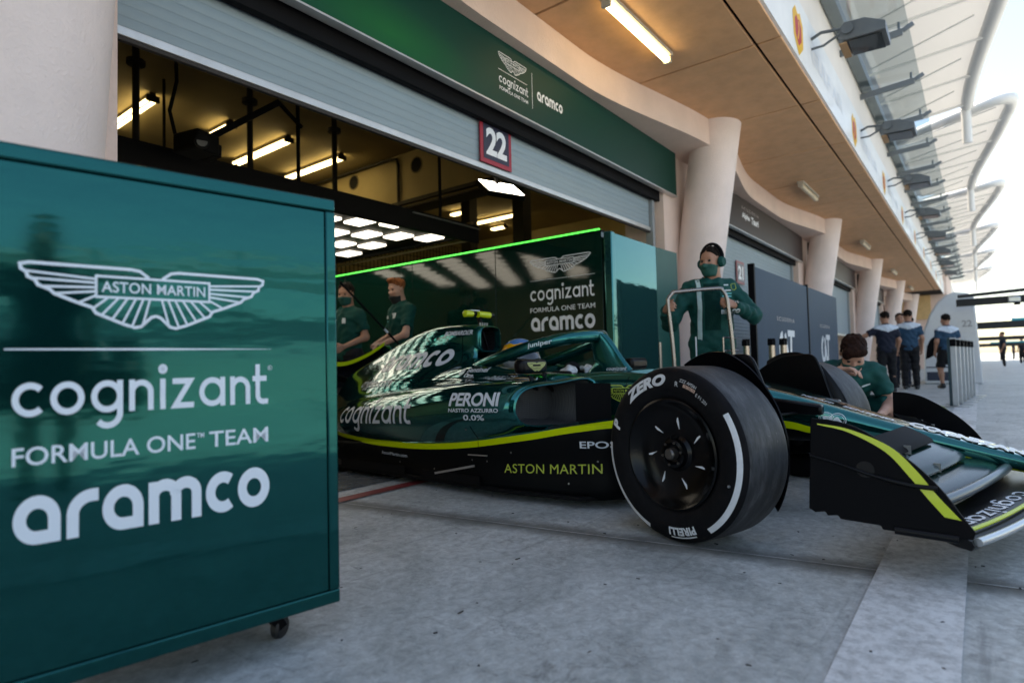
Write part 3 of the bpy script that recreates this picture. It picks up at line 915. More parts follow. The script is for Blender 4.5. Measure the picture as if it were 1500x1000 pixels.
def livery(name, stripe=True, tint=(0.0, 0.115, 0.11)):
    m = bpy.data.materials.new(name); m.use_nodes = True
    nt = m.node_tree; p = nt.nodes['Principled BSDF']
    p.inputs['Coat Weight'].default_value = 0.4
    p.inputs['Coat Roughness'].default_value = 0.03
    tc = nd(nt, 'ShaderNodeTexCoord')
    sep = nd(nt, 'ShaderNodeSeparateXYZ'); nt.links.new(tc.outputs['Object'], sep.inputs[0])
    wm = nd(nt, 'ShaderNodeMapping'); wm.inputs['Scale'].default_value = (0.3, 1, 1); wm.inputs['Rotation'].default_value = (0, 0.2, 0); nt.links.new(tc.outputs['Object'], wm.inputs[0])
    wv = nd(nt, 'ShaderNodeTexNoise', Scale=42.0, Detail=2.0, Distortion=0.6); nt.links.new(wm.outputs[0], wv.inputs['Vector'])
    ws = nd(nt, 'ShaderNodeMapRange'); ws.inputs['From Min'].default_value = -1.7; ws.inputs['From Max'].default_value = -2.1; ws.inputs['To Min'].default_value = 0.06; ws.inputs['To Max'].default_value = 0.75; nt.links.new(sep.outputs[0], ws.inputs[0])
    wb = nd(nt, 'ShaderNodeBump', Distance=0.003); nt.links.new(ws.outputs[0], wb.inputs['Strength']); nt.links.new(wv.outputs[0], wb.inputs['Height']); nt.links.new(wb.outputs[0], p.inputs['Normal'])
    fl = nd(nt, 'ShaderNodeTexNoise', Scale=900.0, Detail=1.0); nt.links.new(tc.outputs['Object'], fl.inputs['Vector'])
    fr = ramp(nt, [(0.35, tuple(c*0.75 for c in tint)), (0.65, tuple(min(1, c*1.3) for c in tint))]); nt.links.new(fl.outputs[0], fr.inputs[0])
    if not stripe:
        nt.links.new(fr.outputs[0], p.inputs['Base Color'])
        p.inputs['Metallic'].default_value = 0.85; p.inputs['Roughness'].default_value = 0.16
        if name.startswith('dark'):
            p.inputs['Metallic'].default_value = 0.0; p.inputs['Roughness'].default_value = 0.16; p.inputs['Coat Weight'].default_value = 0.0; p.inputs['Specular IOR Level'].default_value = 0.4
        return m
    mr = nd(nt, 'ShaderNodeMapRange'); mr.inputs['From Min'].default_value = -3.6; mr.inputs['From Max'].default_value = 1.4
    nt.links.new(sep.outputs[0], mr.inputs[0])
    fc = nd(nt, 'ShaderNodeFloatCurve')
    cv = fc.mapping.curves[0]
    pts = [(-3.6, 0.262), (-2.68, 0.242), (-2.14, 0.237), (-1.58, 0.262), (-0.97, 0.345), (-0.64, 0.405), (-0.45, 0.428), (0.235, 0.418), (0.34, 0.395), (0.79, 0.333), (1.1, 0.258), (1.4, 0.20)]
    pts = [((u+3.6)/5.0, z) for u, z in pts]
    while len(cv.points) < len(pts):
        cv.points.new(0.5, 0.5)
    for q, (a, b) in zip(cv.points, pts):
        q.location = (a, b)
    fc.mapping.update()
    nt.links.new(mr.outputs[0], fc.inputs['Value'])
    df = nd(nt, 'ShaderNodeMath', operation='SUBTRACT'); nt.links.new(sep.outputs[2], df.inputs[0]); nt.links.new(fc.outputs[0], df.inputs[1])
    th = nd(nt, 'ShaderNodeMapRange'); th.inputs['From Min'].default_value = 0.30; th.inputs['From Max'].default_value = 0.6; th.inputs['To Min'].default_value = 0.0175; th.inputs['To Max'].default_value = 0.005; nt.links.new(sep.outputs[0], th.inputs[0])
    ng = nd(nt, 'ShaderNodeMath', operation='MULTIPLY'); ng.inputs[1].default_value = -1.0; nt.links.new(th.outputs[0], ng.inputs[0])
    up = nd(nt, 'ShaderNodeMath', operation='GREATER_THAN'); nt.links.new(df.outputs[0], up.inputs[0]); nt.links.new(th.outputs[0], up.inputs[1])
    lo = nd(nt, 'ShaderNodeMath', operation='GREATER_THAN'); nt.links.new(df.outputs[0], lo.inputs[0]); nt.links.new(ng.outputs[0], lo.inputs[1])
    m1 = nd(nt, 'ShaderNodeMix', data_type='RGBA'); m1.inputs[6].default_value = (0.0025, 0.003, 0.0035, 1); m1.inputs[7].default_value = (0.50, 0.60, 0.008, 1)
    nt.links.new(lo.outputs[0], m1.inputs[0])
    m2 = nd(nt, 'ShaderNodeMix', data_type='RGBA'); nt.links.new(up.outputs[0], m2.inputs[0]); nt.links.new(m1.outputs[2], m2.inputs[6]); nt.links.new(fr.outputs[0], m2.inputs[7])
    nt.links.new(m2.outputs[2], p.inputs['Base Color'])
    mm = nd(nt, 'ShaderNodeMath', operation='MULTIPLY'); mm.inputs[1].default_value = 0.85; nt.links.new(up.outputs[0], mm.inputs[0]); nt.links.new(mm.outputs[0], p.inputs['Metallic'])
    sp_ = nd(nt, 'ShaderNodeMapRange'); sp_.inputs['To Min'].default_value = 0.07; sp_.inputs['To Max'].default_value = 0.5; nt.links.new(up.outputs[0], sp_.inputs[0]); nt.links.new(sp_.outputs[0], p.inputs['Specular IOR Level'])
    rr = nd(nt, 'ShaderNodeMapRange'); rr.inputs['To Min'].default_value = 0.45; rr.inputs['To Max'].default_value = 0.07; nt.links.new(up.outputs[0], rr.inputs[0]); nt.links.new(rr.outputs[0], p.inputs['Roughness'])
    cw = nd(nt, 'ShaderNodeMapRange'); cw.inputs['To Min'].default_value = 0.0; cw.inputs['To Max'].default_value = 0.6; nt.links.new(up.outputs[0], cw.inputs[0]); nt.links.new(cw.outputs[0], p.inputs['Coat Weight'])
    return m
LIV = livery('green livery')
GREENP = livery('green paint', False)
def carbon():
    m = bpy.data.materials.new('carbon weave'); m.use_nodes = True
    nt = m.node_tree; p = nt.nodes['Principled BSDF']
    tc = nd(nt, 'ShaderNodeTexCoord')
    ck = nd(nt, 'ShaderNodeTexChecker', Scale=260.0); ck.inputs[1].default_value = (0.006, 0.006, 0.007, 1); ck.inputs[2].default_value = (0.004, 0.004, 0.004, 1)
    mp = nd(nt, 'ShaderNodeMapping'); mp.inputs['Rotation'].default_value = (0.5, 0.6, 0.785)
    nt.links.new(tc.outputs['Object'], mp.inputs[0]); nt.links.new(mp.outputs[0], ck.inputs[0]); nt.links.new(ck.outputs[0], p.inputs['Base Color'])
    p.inputs['Roughness'].default_value = 0.5; p.inputs['Specular IOR Level'].default_value = 0.08
    return m
CARB = carbon()
def inlet_weave():
    m = bpy.data.materials.new('inlet weave'); m.use_nodes = True
    nt = m.node_tree; p = nt.nodes['Principled BSDF']
    tc = nd(nt, 'ShaderNodeTexCoord')
    ck = nd(nt, 'ShaderNodeTexChecker', Scale=130.0); ck.inputs[1].default_value = (0.055, 0.055, 0.055, 1); ck.inputs[2].default_value = (0.014, 0.014, 0.014, 1)
    mp = nd(nt, 'ShaderNodeMapping'); mp.inputs['Rotation'].default_value = (0.785, 0.0, 0.0)
    nt.links.new(tc.outputs['Object'], mp.inputs[0]); nt.links.new(mp.outputs[0], ck.inputs[0]); nt.links.new(ck.outputs[0], p.inputs['Base Color'])
    p.inputs['Roughness'].default_value = 0.55
    return m
BLK = M('gloss black', (0.002, 0.002, 0.003), 0.3, spec=0.18)
MATB = M('matt black', (0.004, 0.004, 0.005), 0.55, spec=0.06)
LIME = M('lime print', (0.50, 0.60, 0.008), 0.4, coat=0.4)
CWHITE = M('decal white', (0.62, 0.66, 0.70), 0.42, coat=0.3)
CLIME = M('decal lime', (0.42, 0.50, 0.05), 0.42)
SILV = M('bare alloy', (0.55, 0.57, 0.58), 0.3, metal=0.9)

CAR_BVH = []          # meshes that take the decals
def shell(name, rows, mat, close_v=True, caps=(False, False), smooth=60, decal=True, parent=CAR):
    mb = MB().grid([[tuple(p) for p in r] for r in rows], close_v=close_v)
    n = len(rows[0])
    for c, r in zip(caps, (rows[0], rows[-1])):
        if c:
            ctr = np.mean(np.array(r), axis=0)
            mb.add([tuple(p) for p in r] + [tuple(ctr)], [(i, (i+1) % n, n) for i in range(n)])
    o = mb.build(name, mat, parent, smooth=smooth, doubles=True)
    if decal:
        CAR_BVH.append(BVHTree.FromPolygons([v.co.copy() for v in o.data.vertices], [tuple(p.vertices) for p in o.data.polygons]))
    return o

# -- tub and nose
def half_ring(u, half):
    pts = [(u, -v, z) for v, z in half]
    pts += [(u, v, z) for v, z in reversed(half[1:-1])]
    return pts
def nose_half(top, bot, hw):
    d = top-bot
    return [(0, bot), (hw*0.6, bot), (hw*0.92, bot+0.2*d), (hw, bot+0.5*d), (hw, bot+0.78*d), (hw*0.93, top-0.012), (hw*0.80, top), (hw*0.4, top+0.002), (0, top+0.003)]
secs = [half_ring(u, nose_half(t, b, w)) for u, t, b, w in ((1.34, 0.27, 0.235, 0.05), (1.28, 0.285, 0.235, 0.085), (1.12, 0.318, 0.25, 0.10), (0.65, 0.443, 0.315, 0.135), (0.14, 0.593, 0.33, 0.205), (-0.3, 0.66, 0.22, 0.27), (-0.68, 0.69, 0.12, 0.345))]
secs += [half_ring(-0.92, [(0, 0.08), (0.28, 0.08), (0.38, 0.2), (0.41, 0.4), (0.415, 0.58), (0.385, 0.675), (0.31, 0.672), (0.27, 0.52), (0, 0.46)]),
         half_ring(-1.25, [(0, 0.07), (0.3, 0.07), (0.42, 0.2), (0.46, 0.42), (0.475, 0.6), (0.44, 0.69), (0.34, 0.69), (0.29, 0.45), (0, 0.36)]),
         half_ring(-1.6, [(0, 0.07), (0.3, 0.07), (0.42, 0.2), (0.48, 0.42), (0.49, 0.6), (0.44, 0.72), (0.32, 0.735), (0.27, 0.6), (0, 0.5)]),
         half_ring(-1.85, [(0, 0.07), (0.3, 0.07), (0.42, 0.2), (0.48, 0.42), (0.48, 0.6), (0.41, 0.70), (0.29, 0.76), (0.15, 0.80), (0, 0.80)]),
         half_ring(-2.2, [(0, 0.07), (0.3, 0.07), (0.4, 0.2), (0.45, 0.42), (0.45, 0.55), (0.38, 0.64), (0.27, 0.70), (0.15, 0.72), (0, 0.72)])]
shell('tub_and_nose', loft(secs, 3, 7), LIV, caps=(True, True), smooth=50)

# -- sidepods
def pod_ring(u, pts, s, shear):
    return [(u + shear*(0.45-v)*0.6, s*v, z) for v, z in pts]
POD = [(-0.76, [(.40,.405),(.60,.40),(.755,.41),(.815,.47),(.81,.555),(.75,.615),(.60,.638),(.40,.645)], 1.0),
       (-0.80, [(.39,.39),(.61,.385),(.775,.40),(.835,.47),(.828,.56),(.765,.628),(.60,.65),(.39,.655)], 1.0),
       (-0.98, [(.38,.28),(.62,.28),(.785,.35),(.855,.46),(.845,.565),(.775,.635),(.60,.66),(.38,.665)], 0.9),
       (-1.5, [(.36,.14),(.64,.14),(.79,.29),(.87,.43),(.85,.55),(.765,.62),(.58,.65),(.36,.655)], 0.3),
       (-2.1, [(.34,.11),(.61,.11),(.755,.25),(.83,.385),(.80,.495),(.69,.57),(.5,.61),(.3,.63)], 0.0),
       (-2.75, [(.28,.10),(.52,.10),(.645,.22),(.70,.335),(.665,.425),(.56,.50),(.4,.545),(.25,.57)], 0.0),
       (-3.4, [(.12,.12),(.3,.12),(.38,.2),(.4,.28),(.38,.35),(.3,.41),(.2,.44),(.1,.46)], 0.0)]
for s in (-1, 1):
    secs = [pod_ring(u, p, s, sh) for u, p, sh in POD]
    rows = loft(secs, 5, 6)
    pod = shell('sidepod', rows, LIV, caps=(False, True), smooth=60)
    # throat of the inlet: lip turned inwards, woven duct, dark core
    lip = np.array(rows[0]); ctr = lip.mean(0)
    thr = [lip, ctr + (lip-ctr)*0.955 + np.array([0.004, 0, 0]), ctr + (lip-ctr)*0.93 + np.array([-0.02, 0, 0])]
    shell('inlet_lip', thr, GREENP, smooth=60, decal=False, parent=pod)
    d1 = ctr + (lip-ctr)*0.929 + np.array([-0.02, 0, 0]); d2 = ctr + (lip-ctr)*np.array([1, 0.86, 0.86]) + np.array([-0.07, 0, 0])
    d3 = ctr + (lip-ctr)*np.array([0.2, 0.72, 0.7]) + np.array([-0.16, 0, 0])
    shell('inlet_duct', [d1, d2, d3], inlet_weave() if s < 0 else CARB, caps=(False, True), decal=False, parent=pod)
    MB().add([(-0.78, s*0.52, 0.42), (-0.78, s*0.52, 0.635), (-0.60, s*0.44, 0.63), (-0.60, s*0.44, 0.43)], [(0,1,2,3)]).build('inlet_splitter', MATB, pod)
# -- black side of the floor under the stripe
for s in (-1, 1):
    rows = []
    for u, v, zb, zt in ((-0.40, .50, .12, .41), (-0.46, .60, .08, .415), (-0.62, .685, .06, .41), (-1.0, .745, .055, .36), (-1.5, .775, .055, .30), (-2.1, .745, .055, .25), (-2.7, .66, .055, .20), (-3.2, .5, .055, .16)):
        rows.append([(u, s*(v-.06), zb), (u, s*(v+.02), zb), (u, s*(v+.012), zb+(zt-zb)*.4), (u, s*(v+.02), zt-.01), (u, s*(v-.02), zt+.01), (u, s*(v-.12), zt)])
    shell('floor_side', loft(rows, 3, 6), LIV, caps=(True, True), smooth=50)
mb = MB()
out = [(-0.42, .30), (-0.46, .55), (-0.62, .74), (-1.1, .80), (-2.9, .80), (-3.2, .72), (-3.35, .45), (-3.45, .3)]
poly = [(u, -v) for u, v in out] + [(u, v) for u, v in reversed(out)]
mb.prism(poly, Matrix.Translation((0,0,0.04)), 0.022)
mb.build('floor', CARB, CAR, bevel=0.004)
for u0, u1 in ((-2.6, -1.9), (-1.75, -1.25)):
    for s in (-1, 1):
        MB().bar((u0, s*.805, 0.085), (u1, s*.812, 0.09), 0.004, 0.05).build('floor_edge_fin', CARB, CAR)
MB().bar((-1.62, -0.812, 0.10), (-1.3, -0.8, 0.17), 0.008, 0.012).build('floor_stay', SILV, CAR)
MB().bar((-1.35, -0.80, 0.23), (-1.2, -0.80, 0.235), 0.004, 0.006).build('floor_seam', SILV, CAR)

# -- engine cover with the air intake over the driver
EC = [(-1.90, [(.16,.70),(.13,.76),(.115,.83),(.118,.90),(.12,.96),(.10,1.015),(.05,1.033),(0,1.036)]),
      (-1.96, [(.33,.62),(.27,.72),(.16,.81),(.135,.89),(.132,.96),(.108,1.02),(.055,1.04),(0,1.043)]),
      (-2.15, [(.45,.58),(.38,.69),(.25,.79),(.165,.89),(.142,.965),(.11,1.03),(.055,1.052),(0,1.057)]),
      (-2.45, [(.50,.54),(.43,.65),(.29,.765),(.185,.87),(.14,.95),(.10,1.015),(.045,1.045),(0,1.053)]),
      (-2.8, [(.49,.48),(.42,.58),(.30,.69),(.19,.79),(.125,.87),(.075,.935),(.032,.965),(0,.972)]),
      (-3.15, [(.42,.42),(.37,.5),(.27,.60),(.17,.69),(.10,.765),(.055,.82),(.022,.848),(0,.855)]),
      (-3.6, [(.24,.36),(.21,.43),(.16,.51),(.11,.58),(.07,.635),(.035,.67),(.015,.686),(0,.69)])]
secs = [[(u, -v, z) for v, z in h] + [(u, v, z) for v, z in reversed(h[:-1])] for u, h in EC]
rows = loft(secs, 4, 6, closed=False)
ec = shell('engine_cover', rows, LIV, close_v=False, smooth=60)
cen = (-1.885, 0, 0.937)
def intake(f, x, hw=0.112, hh=0.092):
    pts = []
    for i in range(40):
        a = 2*math.pi*i/40
        c, s_ = math.cos(a), math.sin(a)
        e = 0.5
        pts.append((x, f*hw*math.copysign(abs(c)**e, c), cen[2] + f*hh*math.copysign(abs(s_)**e, s_)))
    return pts
shell('intake_rim', [intake(1.20, -1.97), intake(1.12, -1.90), intake(1.03, -1.872), intake(0.97, -1.868), intake(0.92, -1.885), intake(0.9, -1.92)], GREENP, smooth=70)
shell('intake_duct', [intake(0.905, -1.915), intake(0.8, -2.0)], DARK, caps=(False, True), decal=False)
MB().bar((-1.93, 0.03, 0.865), (-1.93, -0.03, 1.0), 0.02, 0.01).build('intake_vane', CARB, CAR)
# -- lights camera above the intake
tc_ = MB().tube([(-1.96, 0, 1.03), (-1.99, 0, 1.115)], [0.022, 0.016], 10).build('camera_stalk', CARB, CAR, smooth=50)
cm = MB().tube([(-1.99, -0.15, 1.128), (-1.99, -0.145, 1.128), (-1.99, -0.07, 1.13)], [0.018, 0.026, 0.024], 12).build('camera_pod', LIME, CAR, smooth=50)
MB().tube([(-1.99, -0.069, 1.13), (-1.99, -0.03, 1.13)], [0.02, 0.02], 12).build('camera_pod', BLK, CAR, smooth=50)
MB().tube([(-1.97, -0.029, 1.128), (-1.97, 0.10, 1.126)], [0.024, 0.025], 12).build('camera_pod', LIME, CAR, smooth=50)
MB().tube([(-1.97, 0.101, 1.126), (-1.97, 0.145, 1.126)], [0.022, 0.018], 12).build('camera_pod', BLK, CAR, smooth=50)
MB().box((-2.01, -0.10, 1.152), (-1.965, -0.01, 1.158)).build('pod_cap', CWHITE, CAR)
for i in range(4):
    MB().cyl((-1.93, -0.05+0.025*i, 1.045), (-1.925, -0.05+0.025*i, 1.062), 0.006, 8).build('antenna', SILV, CAR)
MB().cyl((-1.99, 0.03, 1.15), (-1.99, 0.01, 1.19), 0.003, 6).build('antenna', BLK, CAR)

# -- halo
near = [(-1.75, -.32, .715), (-1.62, -.335, .755), (-1.45, -.34, .80), (-1.25, -.315, .853), (-1.07, -.235, .893), (-0.97, -.12, .91)]
far = [(u, -v, z) for u, v, z in reversed(near)]
ring = catmull(near + [(-0.94, 0, .914)] + far, 5)
halo_rows = []
for i, p in enumerate(ring):
    t = ring[min(i+1, len(ring)-1)] - ring[max(i-1, 0)]; t /= np.linalg.norm(t)
    upv = np.array([0, 0, 1.0]); sd = np.cross(t, upv); sd /= np.linalg.norm(sd); u2 = np.cross(sd, t)
    halo_rows.append([p + sd*0.030*math.cos(a) + u2*0.040*math.sin(a) for a in np.linspace(0, 2*math.pi, 17)[:-1]])
halo = shell('halo', halo_rows, GREENP, caps=(True, True), smooth=60)
pil = []
for z, u0, u1, h in ((.93, -1.0, -.885, .03), (.88, -1.0, -.84, .026), (.80, -.985, -.785, .024), (.74, -.98, -.74, .03), (.69, -1.02, -.69, .05), (.655, -1.05, -.64, .075)):
    uc, ru = (u0+u1)/2, (u1-u0)/2
    pil.append([(uc + ru*math.cos(a), h*math.sin(a), z) for a in np.linspace(0, 2*math.pi, 25)[:-1]])
shell('halo_pillar', loft(pil, 1, 4), GREENP, caps=(True, False), smooth=60, parent=CAR)
# -- mirrors
for s in (-1, 1):
    mr = MB(); mr.box((-1.05, s*0.74 if s < 0 else 0.50, 0.69), (-0.975, -0.50 if s < 0 else 0.74, 0.772))
    mo = mr.build('mirror', BLK, CAR, bevel=0.026, seg=4)
    MB().bar((-1.0, s*0.53, 0.68), (-0.98, s*0.44, 0.60), 0.06, 0.01, up=(1,0,0)).build('mirror_stalk', CARB, mo)
    MB().bar((-1.0, s*0.64, 0.675), (-0.95, s*0.66, 0.60), 0.04, 0.008, up=(1,0,0)).build('mirror_stalk', CARB, mo)
    MB().box((-1.053, min(s*0.705, s*0.515), 0.69), (-1.0505, max(s*0.705, s*0.515), 0.76)).build('mirror_glass', SILV, mo)
flat_sheet('mirror_badge', place2d(fig_wings(False, 0.03), -0.09, -0.028, w=0.17, h=0.052), M('badge gold', (0.38, 0.40, 0.14), 0.4), CAR, frame_of((-0.9738, -0.61, 0.731), (0,1,0), (0,0,1)))
MB().box((-1.02, -0.42, 0.6), (-0.90, -0.36, 0.70)).build('cockpit_pad', MATB, CAR, bevel=0.015)

# -- steering wheel inside the tub
MB().lathe([(0.09, -0.012), (0.12, -0.012), (0.12, 0.012), (0.09, 0.012)], 24, Matrix.Translation((-1.12, 0, 0.64)) @ Matrix.Rotation(R(70), 4, 'Y') @ Matrix.Rotation(R(90), 4, 'X'), closed=True).build('steering_wheel', MATB, CAR, smooth=50)

# -- front wing
def lead(v):
    return 1.24 - 0.255*(abs(v)/0.97)**1.5
def wing_element(k, name, du, z0, chord, dz, thick, mat, v0=-0.965, v1=0.965):
    rows = []
    for v in np.linspace(v0, v1, 41):
        c = 1 - 0.25*max(0, (abs(v)-0.75)/0.22)**2
        u = lead(v) - du
        mid = 1 - min(1.0, abs(v)/0.16)
        zz = z0 + 0.02*math.cos(v*3.2) + 0.012*mid*k
        ring = []
        for q, h in ((0.0, 0.0), (0.06, 0.5), (0.25, 0.75), (0.55, 0.6), (1.0, 0.06), (1.0, -0.06), (0.6, -0.1), (0.25, -0.35), (0.06, -0.4)):
            a = q*chord*c
            ring.append((u - a, v, zz + dz*q**1.3 + h*thick))
        rows.append(ring)
    return shell(name, rows, mat, caps=(True, True), smooth=55, decal=(k == 0))
HILITE = M('flap edge highlight', (0.10, 0.125, 0.14), 0.3, metal=0.3, coat=0.3)  # silver-blue reflection on the flap edge, put into the colour
DKG = livery('dark green paint', False, (0.0005, 0.016, 0.013))
fw = wing_element(0, 'front_wing_plane', 0.0, 0.165, 0.21, 0.03, 0.034, BLK)
wing_element(1, 'front_wing_flap', 0.175, 0.235, 0.13, 0.045, 0.03, DKG)
wing_element(2, 'front_wing_flap', 0.29, 0.295, 0.12, 0.055, 0.022, DKG, -0.965, -0.17)
wing_element(2, 'front_wing_flap', 0.29, 0.295, 0.12, 0.055, 0.022, DKG, 0.17, 0.965)
wing_element(3, 'front_wing_flap', 0.39, 0.36, 0.10, 0.06, 0.018, MATB, -0.965, -0.2)
wing_element(3, 'front_wing_flap', 0.39, 0.36, 0.10, 0.06, 0.018, MATB, 0.2, 0.965)
# silver and lime leading edges, and the highlight painted along the flap edge
for du, z, r, mt, nm in ((-0.004, 0.1795, 0.0135, SILV, 'leading_edge'), (0.032, 0.2055, 0.007, LIME, 'leading_edge_stripe'), (0.172, 0.251, 0.019, HILITE, 'flap_edge_highlight')):
    path = []
    for v in np.linspace(-0.955, 0.955, 41):
        c = 1
        path.append((lead(v)-du, v, z + 0.02*math.cos(v*3.2)))
    MB().tube(path, r, 10, flat=1.0).build(nm, mt, CAR, smooth=60)
for s in (-1, 1):
    for v in (0.46, 0.70):
        for du_, z_ in ((0.30, 0.300), (0.395, 0.362)):
            MB().box((lead(v)-du_-0.012, s*v-0.002, z_-0.012), (lead(v)-du_+0.012, s*v+0.002, z_+0.022)).build('slot_bracket', SILV, CAR)
# endplates
top = catmull([(.53,.525),(.60,.520),(.68,.497),(.77,.442),(.85,.380),(.914,.31),(.96,.24),(.992,.195)], 5)
bot = [(.985,.172),(.86,.165),(.745,.168),(.74,.180),(.62,.184),(.612,.196),(.58,.19),(.572,.203),(.54,.197),(.52,.208)]
plate = [tuple(p) for p in top] + bot
for s in (-1, 1):
    fr_ = Matrix(((1,0,0,0),(0,0,-1,-0.972 if s < 0 else 0.984),(0,1,0,0),(0,0,0,1)))
    rows = []
    n_p = len(plate)
    mb = MB()
    A = []; B = []
    for (u, z) in plate:
        lean = 0.03*(z-0.18)/0.34
        A.append((u, s*(0.988-lean), z)); B.append((u, s*(0.974-lean), z))
    mb.add(A, [tuple(range(n_p))]); mb.add(B, [tuple(range(n_p-1, -1, -1))])
    for i in range(n_p):
        j = (i+1) % n_p
        mb.add([A[i], A[j], B[j], B[i]], [(0,1,2,3)])
    ep = mb.build('wing_endplate', MATB if s < 0 else BLK, CAR, doubles=True, bevel=0.003)
    outer = catmull([(.553,.508),(.654,.492),(.772,.442),(.844,.371),(.895,.301),(.958,.227)], 6)
    inner = catmull([(.553,.504),(.65,.482),(.757,.425),(.822,.352),(.872,.285),(.915,.232)], 6)
    def on_plate(p, lift=0.0012):
        lean = 0.03*(p[1]-0.18)/0.34
        return (p[0], s*(0.988-lean+lift), p[1])
    MB().grid([[on_plate(p) for p in outer], [on_plate(p) for p in inner]]).build('endplate_stripe', LIME, ep, recalc=False)
    st = catmull([(.527,.394),(.62,.372),(.72,.342),(.82,.322),(.90,.318)], 4)
    MB().tube([on_plate(p, 0.004) for p in st], [0.004]*6 + [0.006]*4 + [0.008]*(len(st)-10), 8).build('endplate_strake', BLK, ep, smooth=50)
    MB().lathe([(0.0, 0.0), (0.028, 0.0)], 20, Matrix.Translation((0.70, s*0.976, 0.36))).build('endplate_badge', M('faint badge', (0.006, 0.006, 0.007), 0.4, spec=0.2), ep)
    MB().tube([(0.78, s*0.985, 0.172), (0.95, s*0.985, 0.168)], 0.014, 8).build('endplate_foot', BLK, ep, smooth=50)

# -- rear wing: a spoon with the tips rolled up
rw = []
for v in np.linspace(-0.52, 0.52, 31):
    e = abs(v)/0.52
    zt = 0.80 + 0.20*e**1.6
    zb = 0.56 + 0.30*e**1.7
    rw.append([(-3.78, v, zt), (-3.80, v, zt-0.012), (-3.78-0.05, v, (zt+zb)/2+0.01), (-3.86, v, zb), (-3.88, v, zb-0.004), (-3.87, v, (zt+zb)/2), (-3.82, v, zt-0.01)])
shell('rear_wing', rw, BLK, caps=(True, True), decal=False)
mb = MB()
mb.grid([[(-3.776, v, 0.806+0.20*(abs(v)/0.52)**1.6) for v in np.linspace(-.52,.52,31)], [(-3.790, v, 0.768+0.20*(abs(v)/0.52)**1.6) for v in np.linspace(-.52,.52,31)]])
mb.build('rear_wing_stripe', LIME, CAR, recalc=False)
flat_sheet('rear_wing_letter', place2d(text2d('E', 0.06), 0.06, 0.56, w=0.15, h=0.15), CWHITE, CAR, frame_of((-3.76, 0, 0.03), (0,1,0), (-0.3,0,1)))
for s in (-1, 1):
    MB().prism([(-3.62, 0.40), (-4.0, 0.40), (-4.02, 0.86), (-3.9, 0.98), (-3.7, 0.96), (-3.62, 0.7)], Matrix(((1,0,0,0),(0,0,-1,s*0.53+0.006),(0,1,0,0),(0,0,0,1))), 0.012).build('rear_wing_endplate', GREENP, CAR, bevel=0.003)
MB().bar((-3.6, 0, 0.62), (-3.84, 0, 0.66), 0.03, 0.05).build('rear_wing_pylon', CARB, CAR)

# -- suspension arms
for s in (-1, 1):
    for a, b, w in (((0.18, .17, .50), (0.02, .70, .53), .05), ((-0.28, .25, .56), (-0.04, .70, .54), .05), ((0.22, .17, .34), (0.04, .70, .20), .05), ((-0.25, .26, .26), (-0.04, .70, .20), .05), ((0.30, .16, .48), (0.10, .70, .47), .035), ((0.02, .2, .60), (0.0, .68, .24), .03)):
        MB().tube([(a[0], s*a[1], a[2]), (b[0], s*b[1], b[2])], w/2, 10, flat=0.35, up=(1,0,0)).build('suspension_arm', CARB, CAR, smooth=50)
    MB().prism([(0.10, 0.47), (0.40, 0.47), (0.40, 0.52), (0.10, 0.56)], Matrix(((1,0,0,0),(0,0,-1,s*0.19+0.03),(0,1,0,0),(0,0,0,1))), 0.06).build('suspension_fairing', BLK, CAR, bevel=0.012)

# -- wheels
TYRE = M('tyre rubber', (0.006, 0.006, 0.007), 0.6, var=0.25, vscale=14, bump=0.0012, bscale=120, rvar=0.12, spec=0.1)
TREAD = bpy.data.materials.new('slick tread'); TREAD.use_nodes = True
_nt = TREAD.node_tree; _p = _nt.nodes['Principled BSDF']; _tc = nd(_nt, 'ShaderNodeTexCoord')
_n = nd(_nt, 'ShaderNodeTexNoise', Scale=7.0, Detail=9.0, Roughness=0.7); _mp = nd(_nt, 'ShaderNodeMapping'); _mp.inputs['Scale'].default_value = (1, 3.2, 1)
_nt.links.new(_tc.outputs['Object'], _mp.inputs[0]); _nt.links.new(_mp.outputs[0], _n.inputs['Vector'])
_r = ramp(_nt, [(0.3, (0.012, 0.013, 0.0145)), (0.5, (0.028, 0.030, 0.033)), (0.64, (0.065, 0.068, 0.073))]); _nt.links.new(_n.outputs[0], _r.inputs[0]); _nt.links.new(_r.outputs[0], _p.inputs['Base Color'])
_p.inputs['Roughness'].default_value = 0.5; _p.inputs['Specular IOR Level'].default_value = 0.3
_v = nd(_nt, 'ShaderNodeTexVoronoi', Scale=38.0); _nt.links.new(_tc.outputs['Object'], _v.inputs['Vector'])
_s = ramp(_nt, [(0.05, (1,1,1)), (0.085, (0,0,0))]); _nt.links.new(_v.outputs['Distance'], _s.inputs[0])
_s2 = nd(_nt, 'ShaderNodeTexNoise', Scale=5.0); _nt.links.new(_tc.outputs['Object'], _s2.inputs['Vector']); _s3 = ramp(_nt, [(0.5, (0,0,0)), (0.56, (1,1,1))]); _nt.links.new(_s2.outputs[0], _s3.inputs[0])
_mm = nd(_nt, 'ShaderNodeMath', operation='MULTIPLY'); _nt.links.new(_s.outputs[0], _mm.inputs[0]); _nt.links.new(_s3.outputs[0], _mm.inputs[1])
_mc = nd(_nt, 'ShaderNodeMix', data_type='RGBA'); _nt.links.new(_mm.outputs[0], _mc.inputs[0]); _nt.links.new(_r.outputs[0], _mc.inputs[6]); _mc.inputs[7].default_value = (0.22, 0.22, 0.21, 1); _nt.links.new(_mc.outputs[2], _p.inputs['Base Color'])
_b = nd(_nt, 'ShaderNodeBump', Strength=0.7, Distance=0.003); _n2 = nd(_nt, 'ShaderNodeTexNoise', Scale=60.0, Detail=8.0, Roughness=0.8); _nt.links.new(_tc.outputs['Object'], _n2.inputs['Vector'])
